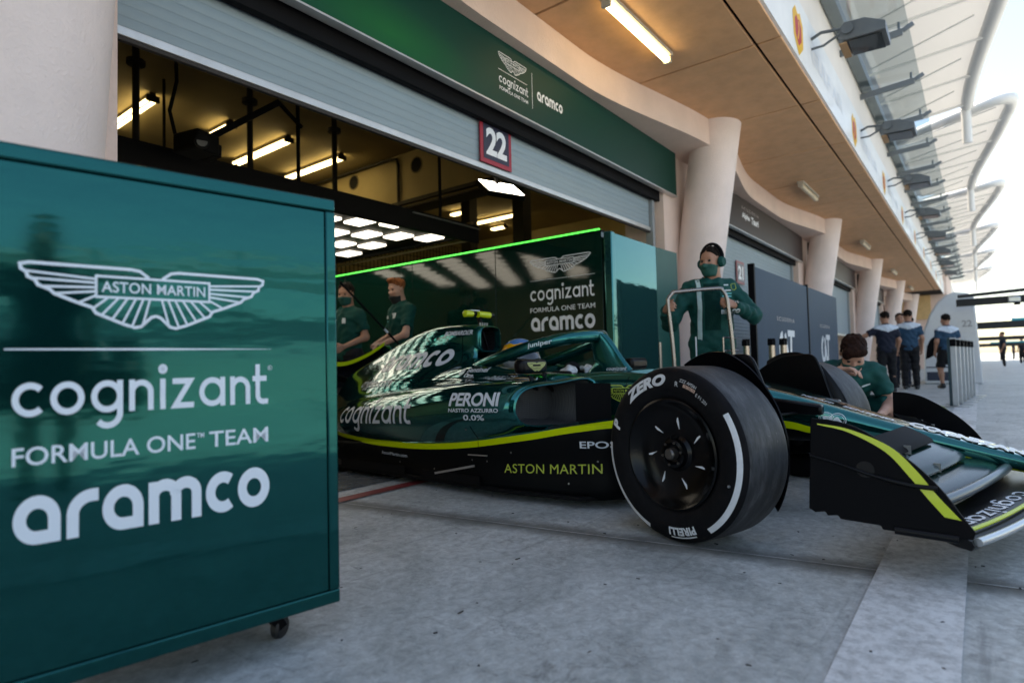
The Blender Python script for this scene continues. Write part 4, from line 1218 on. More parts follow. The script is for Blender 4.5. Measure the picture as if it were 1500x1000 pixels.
_nt.links.new(_n2.outputs[0], _b.inputs['Height']); _nt.links.new(_b.outputs[0], _p.inputs['Normal'])
RIMM = M('rim cover', (0.002, 0.002, 0.0025), 0.22, spec=0.22)
PRINT = M('tyre print', (0.60, 0.62, 0.64), 0.5, var=0.08, vscale=30)
PRINT2 = M('tyre barcode', (0.55, 0.36, 0.27), 0.6, var=0.2, vscale=90)
TS = 1.0
side_prof = [(.226,-.128),(.234,-.141),(.250,-.1475),(.275,-.1545),(.300,-.1565),(.322,-.1535),(.338,-.147),(.349,-.138),(.356,-.126)]
tread_prof = [(.356,-.126),(.3595,-.112),(.3605,-.08),(.361,0),(.3605,.08),(.3595,.112),(.356,.126)]
SP = np.array(side_prof)
def side_y(r):
    return float(np.interp(r, SP[:, 0], SP[:, 1]))
def polar_fig(fig, a_mid, r0, r1, width, lift=0.0012, tol=0.012):
    """print a figure round the sidewall: x clockwise, y outwards"""
    v, f, z = fig
    mn, mx = v.min(0), v.max(0)
    rm = (r0+r1)/2
    s = width/(mx[0]-mn[0])
    v2 = np.stack([(v[:, 0]-(mn[0]+mx[0])/2)*s, (v[:, 1]-mn[1])/(mx[1]-mn[1])*(r1-r0)], 1)
    V, F, Z = refine((v2, f, z), tol)
    out = []
    for p, zz in zip(V, Z):
        a = a_mid - p[0]/rm; r = r0 + p[1]
        out.append((r*math.cos(a), side_y(r) - lift - zz, r*math.sin(a)))
    return out, F
def make_wheel(parent_name='wheel', detail=True):
    w = bpy.data.objects.new(parent_name, None); COL.objects.link(w); w.parent = CAR; w.empty_display_size = 0.1
    mb = MB()
    mb.lathe(side_prof, 96, mi=0)
    mb.lathe(tread_prof, 96, mi=1)
    mb.lathe([(r, -y) for r, y in side_prof], 96, mi=0)
    ty = mb.build('tyre', [TYRE, TREAD], w, smooth=45, doubles=True)
    rim = MB().lathe([(.228,-.130),(.230,-.146),(.222,-.149),(.214,-.144),(.205,-.132),(.17,-.112),(.12,-.100),(.075,-.098),(.062,-.108),(.058,-.128),(.045,-.131),(.035,-.118),(.0,-.116)], 96).build('rim', RIMM, w, smooth=40)
    MB().lathe([(.228,.12),(.20,.10),(.0,.09)], 48).build('brake_drum', MATB, w, smooth=40)
    for i in range(7):
        a = R(82 + 360/7*i)
        c = Vector((.128*math.cos(a), -.103, .128*math.sin(a)))
        d = Vector((math.cos(a+0.25), 0, math.sin(a+0.25))); e = Vector((-d.z, 0, d.x))
        mb = MB(); q = [c - d*.026, c + d*.006 + e*.0075, c + d*.024 + e*.003, c + d*.024 - e*.002]
        mb.add(q + [p + Vector((0,-.004,0)) for p in q], [(3,2,1,0),(4,5,6,7),(0,1,5,4),(1,2,6,5),(2,3,7,6),(3,0,4,7)])
        mb.build('rim_vane', M('vane white', (0.72, 0.74, 0.76), 0.4), w)
    MB().lathe([(0,-.155),(.018,-.155),(.024,-.148),(.024,-.116)], 20).build('wheel_nut', M('wheel nut', (0.12,0.11,0.10), 0.35, metal=0.8), w, smooth=40)
    for i in range(6):
        a = R(60*i+12)
        MB().cyl((.048*math.cos(a), -.130, .048*math.sin(a)), (.048*math.cos(a), -.137, .048*math.sin(a)), .005, 8).build('drive_peg', M('wheel nut', (0.12,0.11,0.10), 0.35, metal=0.8), w)
    MB().cyl((.30*math.cos(R(-17)), -.156, .30*math.sin(R(-17))), (.30*math.cos(R(-17)), -.162, .30*math.sin(R(-17))), .005, 8).build('valve', SILV, w)
    if detail:
        def arc_band(a0, a1):
            rows = []
            for r in (.321, .331, .341):
                rows.append([(r*math.cos(R(a)), side_y(r)-.0012, r*math.sin(R(a))) for a in np.linspace(a0, a1, 40)])
            return MB().grid(rows)
        arc_band(33, -56).build('tyre_band', PRINT, w, recalc=False)
        arc_band(176, 250).build('tyre_band', PRINT, w, recalc=False)
        for txt, am, r0, r1, wd, bold, sh in (('P', 160, .283, .331, .042, .06, .25), ('ZERO', 113, .283, .331, .245, .06, .25), ('PIRELLI', 281, .293, .325, .135, .045, .0)):
            V, F = polar_fig(text2d(txt, bold, sh, 1.05), R(am), r0, r1, wd)
            MB().add(V, F).build('tyre_lettering', PRINT, w, recalc=False)
        V, F = polar_fig((np.array([(0,0),(1,0),(1,1),(0,1)], float), [(0,1,2,3)], np.zeros(4)), R(281), .331, .336, .13); MB().add(V, F).build('tyre_lettering_bar', PRINT, w, recalc=False)
        for txt, am, r0, r1, wd in (('ZZZ AM261', 69, .308, .320, .085), ('R', 79, .285, .305, .016), ('E F1.201', 53, .283, .297, .06)):
            V, F = polar_fig(text2d(txt, 0.0), R(am), r0, r1, wd)
            MB().add(V, F).build('tyre_chalk', PRINT, w, recalc=False)
        rows = MB()
        for i in range(9):
            V, F = polar_fig((np.array([(0,0),(1,0),(1,1),(0,1)], float), [(0,1,2,3)], np.zeros(4)), R(72-1.35*i), .290, .304, .0045 if i % 3 else .0062); rows.add(V, F)
        rows.build('tyre_barcode', PRINT2, w, recalc=False)['kind'] = 'stuff'
    return w
STEER = R(-15)
# wheel frame: -y is the outer face; the near wheels face the camera side
wn = make_wheel()
wn.location = (0.035, -0.852, 0.360); wn.rotation_euler = (0, 0, STEER)
wf = copy_tree(wn, CAR); wf.location = (0.05, 0.852, 0.360); wf.rotation_euler = (0, 0, STEER + math.pi)
for s in (-1, 1):
    w_ = copy_tree(wn, CAR); w_.location = (-3.6, s*0.82, 0.360); w_.scale = (1, 1.28, 1); w_.rotation_euler = (0, 0, 0 if s < 0 else math.pi)
# curved deflector standing at the inner side of each front wheel
for s in (-1, 1):
    rows = []
    cu, cv = (0.035, -0.852) if s < 0 else (0.05, 0.852)
    A = np.linspace(112, -38, 31)
    for i, a in enumerate(A):
        t = i/30
        r_out = float(np.interp(-a, [-112, -95, -80, -60, -45, -20, 0, 20, 38], [0.396, 0.418, 0.424, 0.396, 0.373, 0.355, 0.350, 0.355, 0.37]))
        r_in = r_out - (0.012 + 0.11*math.sin(math.pi*min(1, t*0.9+0.1)))
        ring = []
        for r, y in ((r_in, 0.176), (r_out-0.02, 0.166), (r_out, 0.150), (r_out-0.003, 0.145), (r_out-0.026, 0.158), (r_in, 0.168)):
            p = Vector((r*math.cos(R(a)), -s*(-y), r*math.sin(R(a))))
            p = Matrix.Rotation(STEER, 3, 'Z') @ Vector((p.x, (y if s < 0 else -y), p.z))
            ring.append((cu + p.x, cv + p.y, 0.36 + p.z))
        rows.append(ring)
    shell('wheel_deflector', rows, BLK, caps=(True, True), smooth=40, decal=False)
    # upright plate seen between the wheel and the tub
    P_ = catmull([(-0.30,.18),(-0.20,.30),(-0.05,.385),(0.06,.402),(0.17,.40),(0.215,.33),(0.26,.20),(0.30,.05),(0.28,-.15),(0.1,-.2),(-0.15,-.18)], 4, True)
    mbp = MB(); Av, Bv = [], []
    for x, z in P_:
        p = Matrix.Rotation(STEER, 3, 'Z') @ Vector((x, 0.168*(-s)*1.0, z)); q = Matrix.Rotation(STEER, 3, 'Z') @ Vector((x, 0.185*(-s), z))
        Av.append((cu+p.x, cv+p.y, .36+p.z)); Bv.append((cu+q.x, cv+q.y, .36+q.z))
    n_ = len(Av)
    mbp.add(Av, [tuple(range(n_))]); mbp.add(Bv, [tuple(range(n_-1,-1,-1))])
    for i in range(n_):
        mbp.add([Av[i], Av[(i+1) % n_], Bv[(i+1) % n_], Bv[i]], [(0,1,2,3)])
    mbp.build('brake_duct_plate', BLK, CAR, doubles=True, bevel=0.006)

# -- lettering on the bodywork, laid onto the curved panels
def decal(name, fig, u0, z0, w, h, mat, slope=0.0, lift=0.0022, tol=0.02, side=-1, far=False, follow=None):
    """fig is w wide and h high, its lower rear corner at (u0, z0); laid onto the near side of the car"""
    v, f, z = place2d(fig, 0, 0, w, h)
    V, F, Z = refine((v, f, z), tol)
    pts, ok = [], []
    for p, zz in zip(V, Z):
        u = u0 + p[0]; q = z0 + p[1] + slope*p[0]
        best = None
        for t in CAR_BVH:
            hit, nrm, idx, dist = t.ray_cast(Vector((u, -1.6, q)), Vector((0, 1, 0)))
            if hit is not None and (best is None or dist < best[0]):
                best = (dist, hit, nrm)
        if best is None:
            pts.append(Vector((u, 0, q))); ok.append(False)
        else:
            nrm = best[2]
            if nrm.y > 0: nrm = -nrm
            pts.append(best[1] + nrm*(lift + zz)); ok.append(True)
    F = [q for q in F if all(ok[i] for i in q) and max((pts[q[i]]-pts[q[i-1]]).length for i in range(len(q))) < tol*4]
    return MB().add(pts, F).build(name, mat, CAR, recalc=False)
decal('body_lettering', fig_heavy_word(), -2.86, 0.705, 0.80, 0.125, CWHITE, 0.055)
decal('body_lettering', fig_round_word(), -2.80, 0.285, 1.02, 0.225, CWHITE, 0.055)
decal('body_lettering', text2d('crypto.com', 0.0), -3.0, 0.565, 0.52, 0.075, CWHITE, 0.03)
decal('body_lettering', text2d('PERONI', 0.03, 0, 0.95), -1.43, 0.512, 0.36, 0.075, CWHITE, 0.02)
decal('body_lettering', text2d('NASTRO AZZURRO', 0.02), -1.43, 0.478, 0.36, 0.022, CWHITE, 0.02)
decal('body_lettering', text2d('0.0%', 0.02, 0.1), -1.32, 0.435, 0.15, 0.032, CWHITE, 0.02)
decal('body_lettering', text2d('Sentinel', 0.02), -1.69, 0.70, 0.19, 0.030, CWHITE)
decal('body_lettering', text2d('One', 0.03, 0.3), -1.70, 0.668, 0.09, 0.026, CWHITE)
decal('body_emblem', combine([stroke([(x, 0.1*abs(i-3)), (x, 1-0.1*abs(i-3))], 0.1) for i, x in enumerate(np.linspace(0, 1, 7))]), -1.77, 0.675, 0.055, 0.055, CWHITE)
decal('body_lettering', text2d('BOMBARDIER', 0.03, 0.3), -2.22, 0.972, 0.29, 0.034, CWHITE, 0.0)
decal('body_lettering', text2d('juniper', 0.02), -1.25, 0.838, 0.15, 0.036, CWHITE, 0.16, tol=0.01)
decal('body_lettering', text2d('OAKLEY', 0.03, 0, 1.6), -1.39, 0.655, 0.21, 0.020, CWHITE, 0.0)
decal('body_lettering', fig_round_word(), -0.86, 0.685, 0.13, 0.03, CWHITE, 0.0, tol=0.008)
decal('body_lettering', text2d('EPOS', 0.015), -0.635, 0.305, 0.175, 0.036, CWHITE, 0.02)
decal('body_lettering', text2d('ASTON MARTIN', 0.0, 0, 1.05), -1.10, 0.145, 0.57, 0.050, CLIME, 0.06)
decal('body_lettering', text2d('AstonMartin.com', 0.0), -2.21, 0.165, 0.29, 0.022, CWHITE, 0.0)
decal('body_emblem', fig_wings(True, 0.016), -0.73, 0.52, 0.30, 0.095, CLIME, 0.0)
fia = combine([stroke(arc(0, 0, 0.5, 0, 360, 40)[:-1], 0.05, True), stroke(arc(0.75, 0, 0.5, 0, 360, 40)[:-1], 0.05, True), stroke(arc(0, 0, 0.38, 0, 360, 30)[:-1], 0.03, True), stroke(arc(0.75, 0, 0.38, 0, 360, 30)[:-1], 0.03, True), place2d(text2d('FIA', 0.05), -0.25, -0.2, w=1.3, h=0.42)])
decal('body_emblem', fia, 0.375, 0.425, 0.115, 0.062, CWHITE, -0.1, tol=0.01)
# white lettering on top of the nose
NT = [(0.30, 0.05), (0.42, 0.06), (0.55, 0.05), (0.68, 0.10), (0.82, 0.10), (0.96, 0.12), (1.12, 0.12)]
def nose_top(u): return float(np.interp(u, [-0.3, 0.14, 0.65, 1.12, 1.28], [0.663, 0.596, 0.446, 0.321, 0.288]))
def top_decal(name, fig, u0, v0, w, h, mat):
    """read from the near side; x forward, y towards the far side"""
    v, f, z = place2d(fig, 0, 0, w, h)
    V, F, Z = refine((v, f, z), 0.02)
    pts = [Vector((u0+p[0], v0+p[1], nose_top(u0+p[0])+0.004+zz)) for p, zz in zip(V, Z)]
    return MB().add(pts, F).build(name, mat, CAR, recalc=False)
top_decal('nose_lettering', text2d('NETAPP', 0.03), 0.28, -0.09, 0.14, 0.05, CWHITE)
top_decal('nose_lettering', text2d('SENTINEL', 0.04), 0.46, -0.085, 0.22, 0.06, CWHITE)
top_decal('nose_lettering', text2d('COGNIZANT', 0.07), 0.72, -0.085, 0.46, 0.15, M('nose white', (0.75, 0.77, 0.78), 0.4))
# wing lettering along the main plane
def wing_decal(fig, v0, w, q0, h, mat):
    v, f, z = place2d(fig, 0, 0, w, h)
    V, F, Z = refine((v, f, z), 0.02)
    pts = []
    for p, zz in zip(V, Z):
        vv = v0 - p[0]
        u = lead(vv) - 0.045 - (h - p[1]) - q0
        hit = CAR_WING.ray_cast(Vector((u, vv, 1.0)), Vector((0, 0, -1)))[0]
        pts.append(hit + Vector((0, 0, 0.0025+zz)) if hit is not None else Vector((u, vv, 0.21)))
    return MB().add(pts, F).build('wing_lettering', mat, CAR, recalc=False)
CAR_WING = BVHTree.FromPolygons([v.co.copy() for v in fw.data.vertices], [tuple(p.vertices) for p in fw.data.polygons])
wing_decal(fig_round_word(), -0.30, 0.58, 0.004, 0.085, CWHITE)

# shut lines and fasteners
SEAM = M('shut line', (0.0015, 0.0018, 0.0018), 0.7, spec=0.1)
def seam(path, w=0.0035):
    p = catmull(path, 6)
    v, f = stroke(p, w)
    mn, mx = v.min(0), v.max(0)
    return decal('shut_line', (v, f, np.zeros(len(v))), mn[0], mn[1], mx[0]-mn[0], mx[1]-mn[1], SEAM, lift=0.0015, tol=0.03)
seam([(-1.27, 0.10), (-1.275, 0.22), (-1.28, 0.34), (-1.29, 0.40)])
seam([(-2.9, 0.60), (-2.4, 0.655), (-1.95, 0.665), (-1.6, 0.66), (-1.42, 0.64)])
seam([(-1.93, 0.70), (-1.99, 0.80), (-2.02, 0.90), (-2.03, 1.0)])
seam([(-0.45, 0.47), (-0.30, 0.50), (0.0, 0.50), (0.35, 0.43)], 0.003)
seam([(-0.60, 0.50), (-0.585, 0.58), (-0.56, 0.66)], 0.003)
seam([(0.05, 0.38), (0.06, 0.46), (0.08, 0.55)], 0.003)
for u, z in ((-1.33, 0.38), (-1.33, 0.20), (-1.22, 0.20), (-0.70, 0.12), (-0.55, 0.24), (-2.0, 0.13), (-1.65, 0.12), (-1.05, 0.26), (0.02, 0.50), (0.12, 0.42), (-0.2, 0.52)):
    decal('fastener', (np.array([(math.cos(a), math.sin(a)) for a in np.linspace(0, 2*math.pi, 11)[:-1]]), [tuple(range(10))], np.zeros(10)), u-0.005, z-0.005, 0.010, 0.010, M('fastener alloy', (0.18, 0.18, 0.18), 0.35, metal=0.8), lift=0.002)
# ================================================================== PEOPLE: smooth blended volumes, polygonised
def surf_nets(fn, lo, hi, h):
    lo = np.array(lo, float); hi = np.array(hi, float)
    n = np.maximum(4, np.ceil((hi-lo)/h).astype(int)+1)
    ax = [lo[i]+h*np.arange(n[i]) for i in range(3)]
    G = np.stack(np.meshgrid(*ax, indexing='ij'), -1)
    f = fn(G.reshape(-1, 3)).reshape(n)
    s = f < 0
    cx, cy, cz = n-1
    acc = np.zeros((cx, cy, cz, 3)); cnt = np.zeros((cx, cy, cz))
    corners = [(i, j, k) for i in (0, 1) for j in (0, 1) for k in (0, 1)]
    for a in corners:
        for d in range(3):
            if a[d] == 1: continue
            b = list(a); b[d] = 1; b = tuple(b)
            fa = f[a[0]:a[0]+cx, a[1]:a[1]+cy, a[2]:a[2]+cz]; fb = f[b[0]:b[0]+cx, b[1]:b[1]+cy, b[2]:b[2]+cz]
            m = (fa < 0) != (fb < 0)
            t = np.where(m, fa/np.where(m, fa-fb, 1), 0)
            p = np.zeros((cx, cy, cz, 3))
            for q in range(3):
                p[..., q] = a[q]
            p[..., d] = t
            acc += p*m[..., None]; cnt += m
    act = cnt > 0
    idx = -np.ones((cx, cy, cz), int)
    idx[act] = np.arange(act.sum())
    ijk = np.argwhere(act)
    V = lo + h*(ijk + acc[act]/cnt[act][:, None])
    F = []
    for d in range(3):
        e1, e2 = [(1, 2), (2, 0), (0, 1)][d]
        sl0 = [slice(None)]*3; sl1 = [slice(None)]*3
        sl0[d] = slice(0, -1); sl1[d] = slice(1, None)
        s0, s1 = s[tuple(sl0)], s[tuple(sl1)]
        ch = np.argwhere(s0 != s1)
        ok = (ch[:, e1] > 0) & (ch[:, e2] > 0) & (ch[:, e1] < n[e1]-1) & (ch[:, e2] < n[e2]-1)
        ch = ch[ok]
        if not len(ch): continue
        sg = s0[tuple(ch.T)]
        def cell(o1, o2):
            c = ch.copy(); c[:, e1] += o1; c[:, e2] += o2
            return idx[tuple(c.T)]
        q = np.stack([cell(-1, -1), cell(0, -1), cell(0, 0), cell(-1, 0)], 1)
        q = np.where(sg[:, None], q, q[:, ::-1])
        F.append(q)
    return V, np.vstack(F) if F else np.zeros((0, 4), int)

def s_cone(P, a, b, r1, r2):
    a = np.array(a, float); b = np.array(b, float)
    ba = b-a; L = max(ba @ ba, 1e-9)
    t = np.clip(((P-a) @ ba)/L, 0, 1)
    return np.linalg.norm(P-a-t[:, None]*ba, axis=1) - (r1+(r2-r1)*t)
def s_ell(P, c, rad, Rm=None):
    q = P-np.array(c, float)
    if Rm is not None: q = q @ Rm          # columns of Rm: local axes
    rad = np.array(rad, float)
    k0 = np.linalg.norm(q/rad, axis=1); k1 = np.linalg.norm(q/(rad*rad), axis=1)
    return k0*(k0-1)/np.maximum(k1, 1e-9)
def smin(a, b, k):
    h = np.maximum(k-np.abs(a-b), 0)/k
    return np.minimum(a, b) - h*h*k*0.25
def blend(ds, k):
    r = ds[0]
    for d in ds[1:]: r = smin(r, d, k)
    return r
def axes(x, z):
    z = np.array(z, float); z /= np.linalg.norm(z)
    x = np.array(x, float); x = x - z*(x @ z); x /= np.linalg.norm(x)
    y = np.cross(z, x)
    return np.stack([x, y, z], 1)

SKIN = M('skin', (0.48, 0.265, 0.19), 0.5, var=0.10, vscale=14, spec=0.4)
SKIN2 = M('skin tanned', (0.36, 0.18, 0.115), 0.5, var=0.10, vscale=14, spec=0.4)
HAIRD = M('dark hair', (0.012, 0.008, 0.006), 0.8, var=0.5, vscale=60, bump=0.012, bscale=90, spec=0.12, stretch=(1, 1, 0.25))
HAIRB = M('brown hair', (0.022, 0.009, 0.006), 0.8, var=0.5, vscale=60, bump=0.012, bscale=90, spec=0.12, stretch=(1, 1, 0.25))
HAIRR = M('ginger hair', (0.26, 0.085, 0.03), 0.8, var=0.4, vscale=60, bump=0.012, bscale=90, spec=0.12, stretch=(1, 1, 0.25))
TEAMG = M('team green cloth', (0.002, 0.058, 0.050), 0.7, var=0.2, vscale=9, bump=0.006, bscale=14, spec=0.2)
TEAMGD = M('dark green cloth', (0.001, 0.050, 0.040), 0.75, var=0.2, vscale=9, bump=0.006, bscale=14, spec=0.2)
CNAVY = M('navy cloth', (0.012, 0.016, 0.030), 0.75, var=0.2, vscale=9, bump=0.006, bscale=14, spec=0.2)
CBLUE = M('blue cloth', (0.02, 0.06, 0.11), 0.75, var=0.2, vscale=9, bump=0.006, bscale=14, spec=0.2)
CLIGHT = M('pale blue cloth', (0.55, 0.62, 0.70), 0.75, var=0.08, vscale=9, bump=0.006, bscale=14, spec=0.2)
CBLACK = M('black cloth', (0.010, 0.010, 0.012), 0.75, var=0.2, vscale=9, bump=0.006, bscale=14, spec=0.2)
MASKG = M('green face mask', (0.004, 0.075, 0.060), 0.7, bump=0.003, bscale=30)
MASKB = M('black face mask', (0.008, 0.009, 0.010), 0.7)
SHOE = M('black shoe', (0.012, 0.012, 0.013), 0.55)
SHOEW = M('white sole', (0.6, 0.6, 0.58), 0.6)
EYE = M('eye', (0.02, 0.014, 0.01), 0.15)
LIP = M('lip', (0.40, 0.16, 0.13), 0.5)

def stand(H=1.78, lean=0.0, arms='down'):
    """joints of a standing figure facing +y, right hand at +x"""
    k = H/1.78
    J = dict(pelvis=(0, 0, .95), chest=(0, .02, 1.27), neck=(0, .0, 1.49), head=(0, .03, 1.655),
             shR=(.178, -.005, 1.395), shL=(-.178, -.005, 1.395), elR=(.25, -.03, 1.14), elL=(-.25, -.03, 1.14), wrR=(.24, .07, .90), wrL=(-.24, .07, .90),
             hipR=(.095, 0, .92), hipL=(-.095, 0, .92), knR=(.105, .02, .49), knL=(-.105, .02, .49), anR=(.11, -.02, .085), anL=(-.11, -.02, .085))
    J = {a: np.array(b)*k for a, b in J.items()}
    return J

def hand_prims(w, d, n, thumb, curl):
    """w wrist, d finger direction, n palm side, thumb: unit vector to the thumb side"""
    w, d, n, t = [np.array(q, float) for q in (w, d, n, thumb)]
    d /= np.linalg.norm(d); n = n - d*(n @ d); n /= np.linalg.norm(n); t = t - d*(t @ d) - n*(t @ n); t /= np.linalg.norm(t)
    pr = []
    for i, (o, l0, l1) in enumerate(((.030, .078, .072), (.010, .084, .080), (-.010, .080, .074), (-.029, .072, .058))):
        kb = w + d*l0 + t*o
        pr.append((w + d*.012 + t*o*.55, kb, .0145, .0115))
        a1 = curl*1.25; a2 = curl*2.5
        d1 = d*math.cos(a1) + n*math.sin(a1); d2 = d*math.cos(a2) + n*math.sin(a2)
        m = kb + d1*l1*.52; e = m + d2*l1*.48
        pr.append((kb, m, .0100, .0088)); pr.append((m, e, .0088, .0068))
    b = w + d*.022 + t*.026
    m = b + (d*.65 + t*.62 + n*.25*(1+curl))*.042
    e = m + (d*.85 + t*.1 + n*.75*curl)*.036
    pr.append((b, m, .0130, .0105)); pr.append((m, e, .0105, .0080))
    return pr

HEADM = {}
def head_pieces(kind):
    """head in its own frame: +y face, z up, origin between the ears"""
    if kind in HEADM: return HEADM[kind]
    def skull(P):
        d = blend([s_ell(P, (0, -.012, .045), (.076, .095, .084)), s_ell(P, (0, .022, -.035), (.060, .070, .075)), s_ell(P, (0, .050, -.085), (.036, .032, .030))], .05)
        d = smin(d, s_cone(P, (0, .090, .005), (0, .108, -.030), .009, .0145), .02)            # nose
        d = smin(d, s_cone(P, (-.035, .075, .030), (.035, .075, .030), .013, .013), .022)         # brow
        for s in (-1, 1):
            d = -smin(-d, s_ell(P, (s*.032, .098, .008), (.018, .016, .012)), .014)              # eye socket
            d = smin(d, s_ell(P, (s*.040, .062, -.025), (.024, .026, .024)), .03)              # cheek
            d = smin(d, s_ell(P, (s*.078, -.008, -.005), (.009, .019, .031)), .008)             # ear
        d = smin(d, s_cone(P, (-.018, .083, -.066), (.018, .083, -.066), .009, .009), .012)      # lips
        return smin(d, s_cone(P, (0, -.02, -.05), (0, -.035, -.17), .056, .058), .035)         # neck
    V, F = surf_nets(skull, (-.1, -.13, -.17), (.1, .13, .145), .0075)
    def hair(P):
        d = s_ell(P, (0, -.016, .052), (.083, .101, .087))
        n_ = 0.0045*np.sin(P[:, 0]*170 + 4*np.sin(P[:, 1]*50) + 3*np.sin(P[:, 2]*40)) + .005*np.sin(P[:, 1]*80+P[:, 2]*60+3*np.sin(P[:, 0]*45))
        d = d - n_
        front = (P[:, 1]*.85 - P[:, 2]*.62 - .028)          # hairline
        low = -(P[:, 2] + .035 + np.maximum(0, P[:, 1]+.02)*-1.1 - 0.02)
        d = np.maximum(d, np.maximum(front, low))
        if kind == 'quiff':
            d = smin(d, s_ell(P, (0, .055, .125), (.058, .045, .026)), .03)
        if kind == 'floppy':
            d = smin(d, s_ell(P, (-.01, .066, .095), (.070, .045, .036)), .03)
            d = smin(d, s_ell(P, (.045, .075, .065), (.030, .026, .040)), .03)
        return d
    HV, HF = surf_nets(hair, (-.11, -.14, -.09), (.11, .13, .17), .0085)
    def mask(P):
        d = skull(P) - .007
        top = P[:, 2] + .030 - .35*np.maximum(0, P[:, 1]-.06)
        bot = -(P[:, 2] + .118)
        back = .018 - P[:, 1]
        return np.maximum(np.maximum(d, top), np.maximum(bot, back))
    MV, MF = surf_nets(mask, (-.1, 0, -.14), (.1, .14, .01), .0075)
    HEADM[kind] = (V, F, HV, HF, MV, MF)
    return HEADM[kind]

def mesh_obj(name, V, F, mat, parent, smooth=True):
    me = bpy.data.meshes.new(name)
    me.from_pydata([tuple(v) for v in V], [], [tuple(int(i) for i in f) for f in F])
    me.materials.append(mat)
    if smooth: me.shade_smooth()
    o = bpy.data.objects.new(name, me); COL.objects.link(o); o.parent = parent
    return o

def bounds(pr, pad):
    pts = np.array([p for q in pr for p in (q[0], q[1])]); r = max(max(q[2], q[3]) for q in pr)
    return pts.min(0)-r-pad, pts.max(0)+r+pad

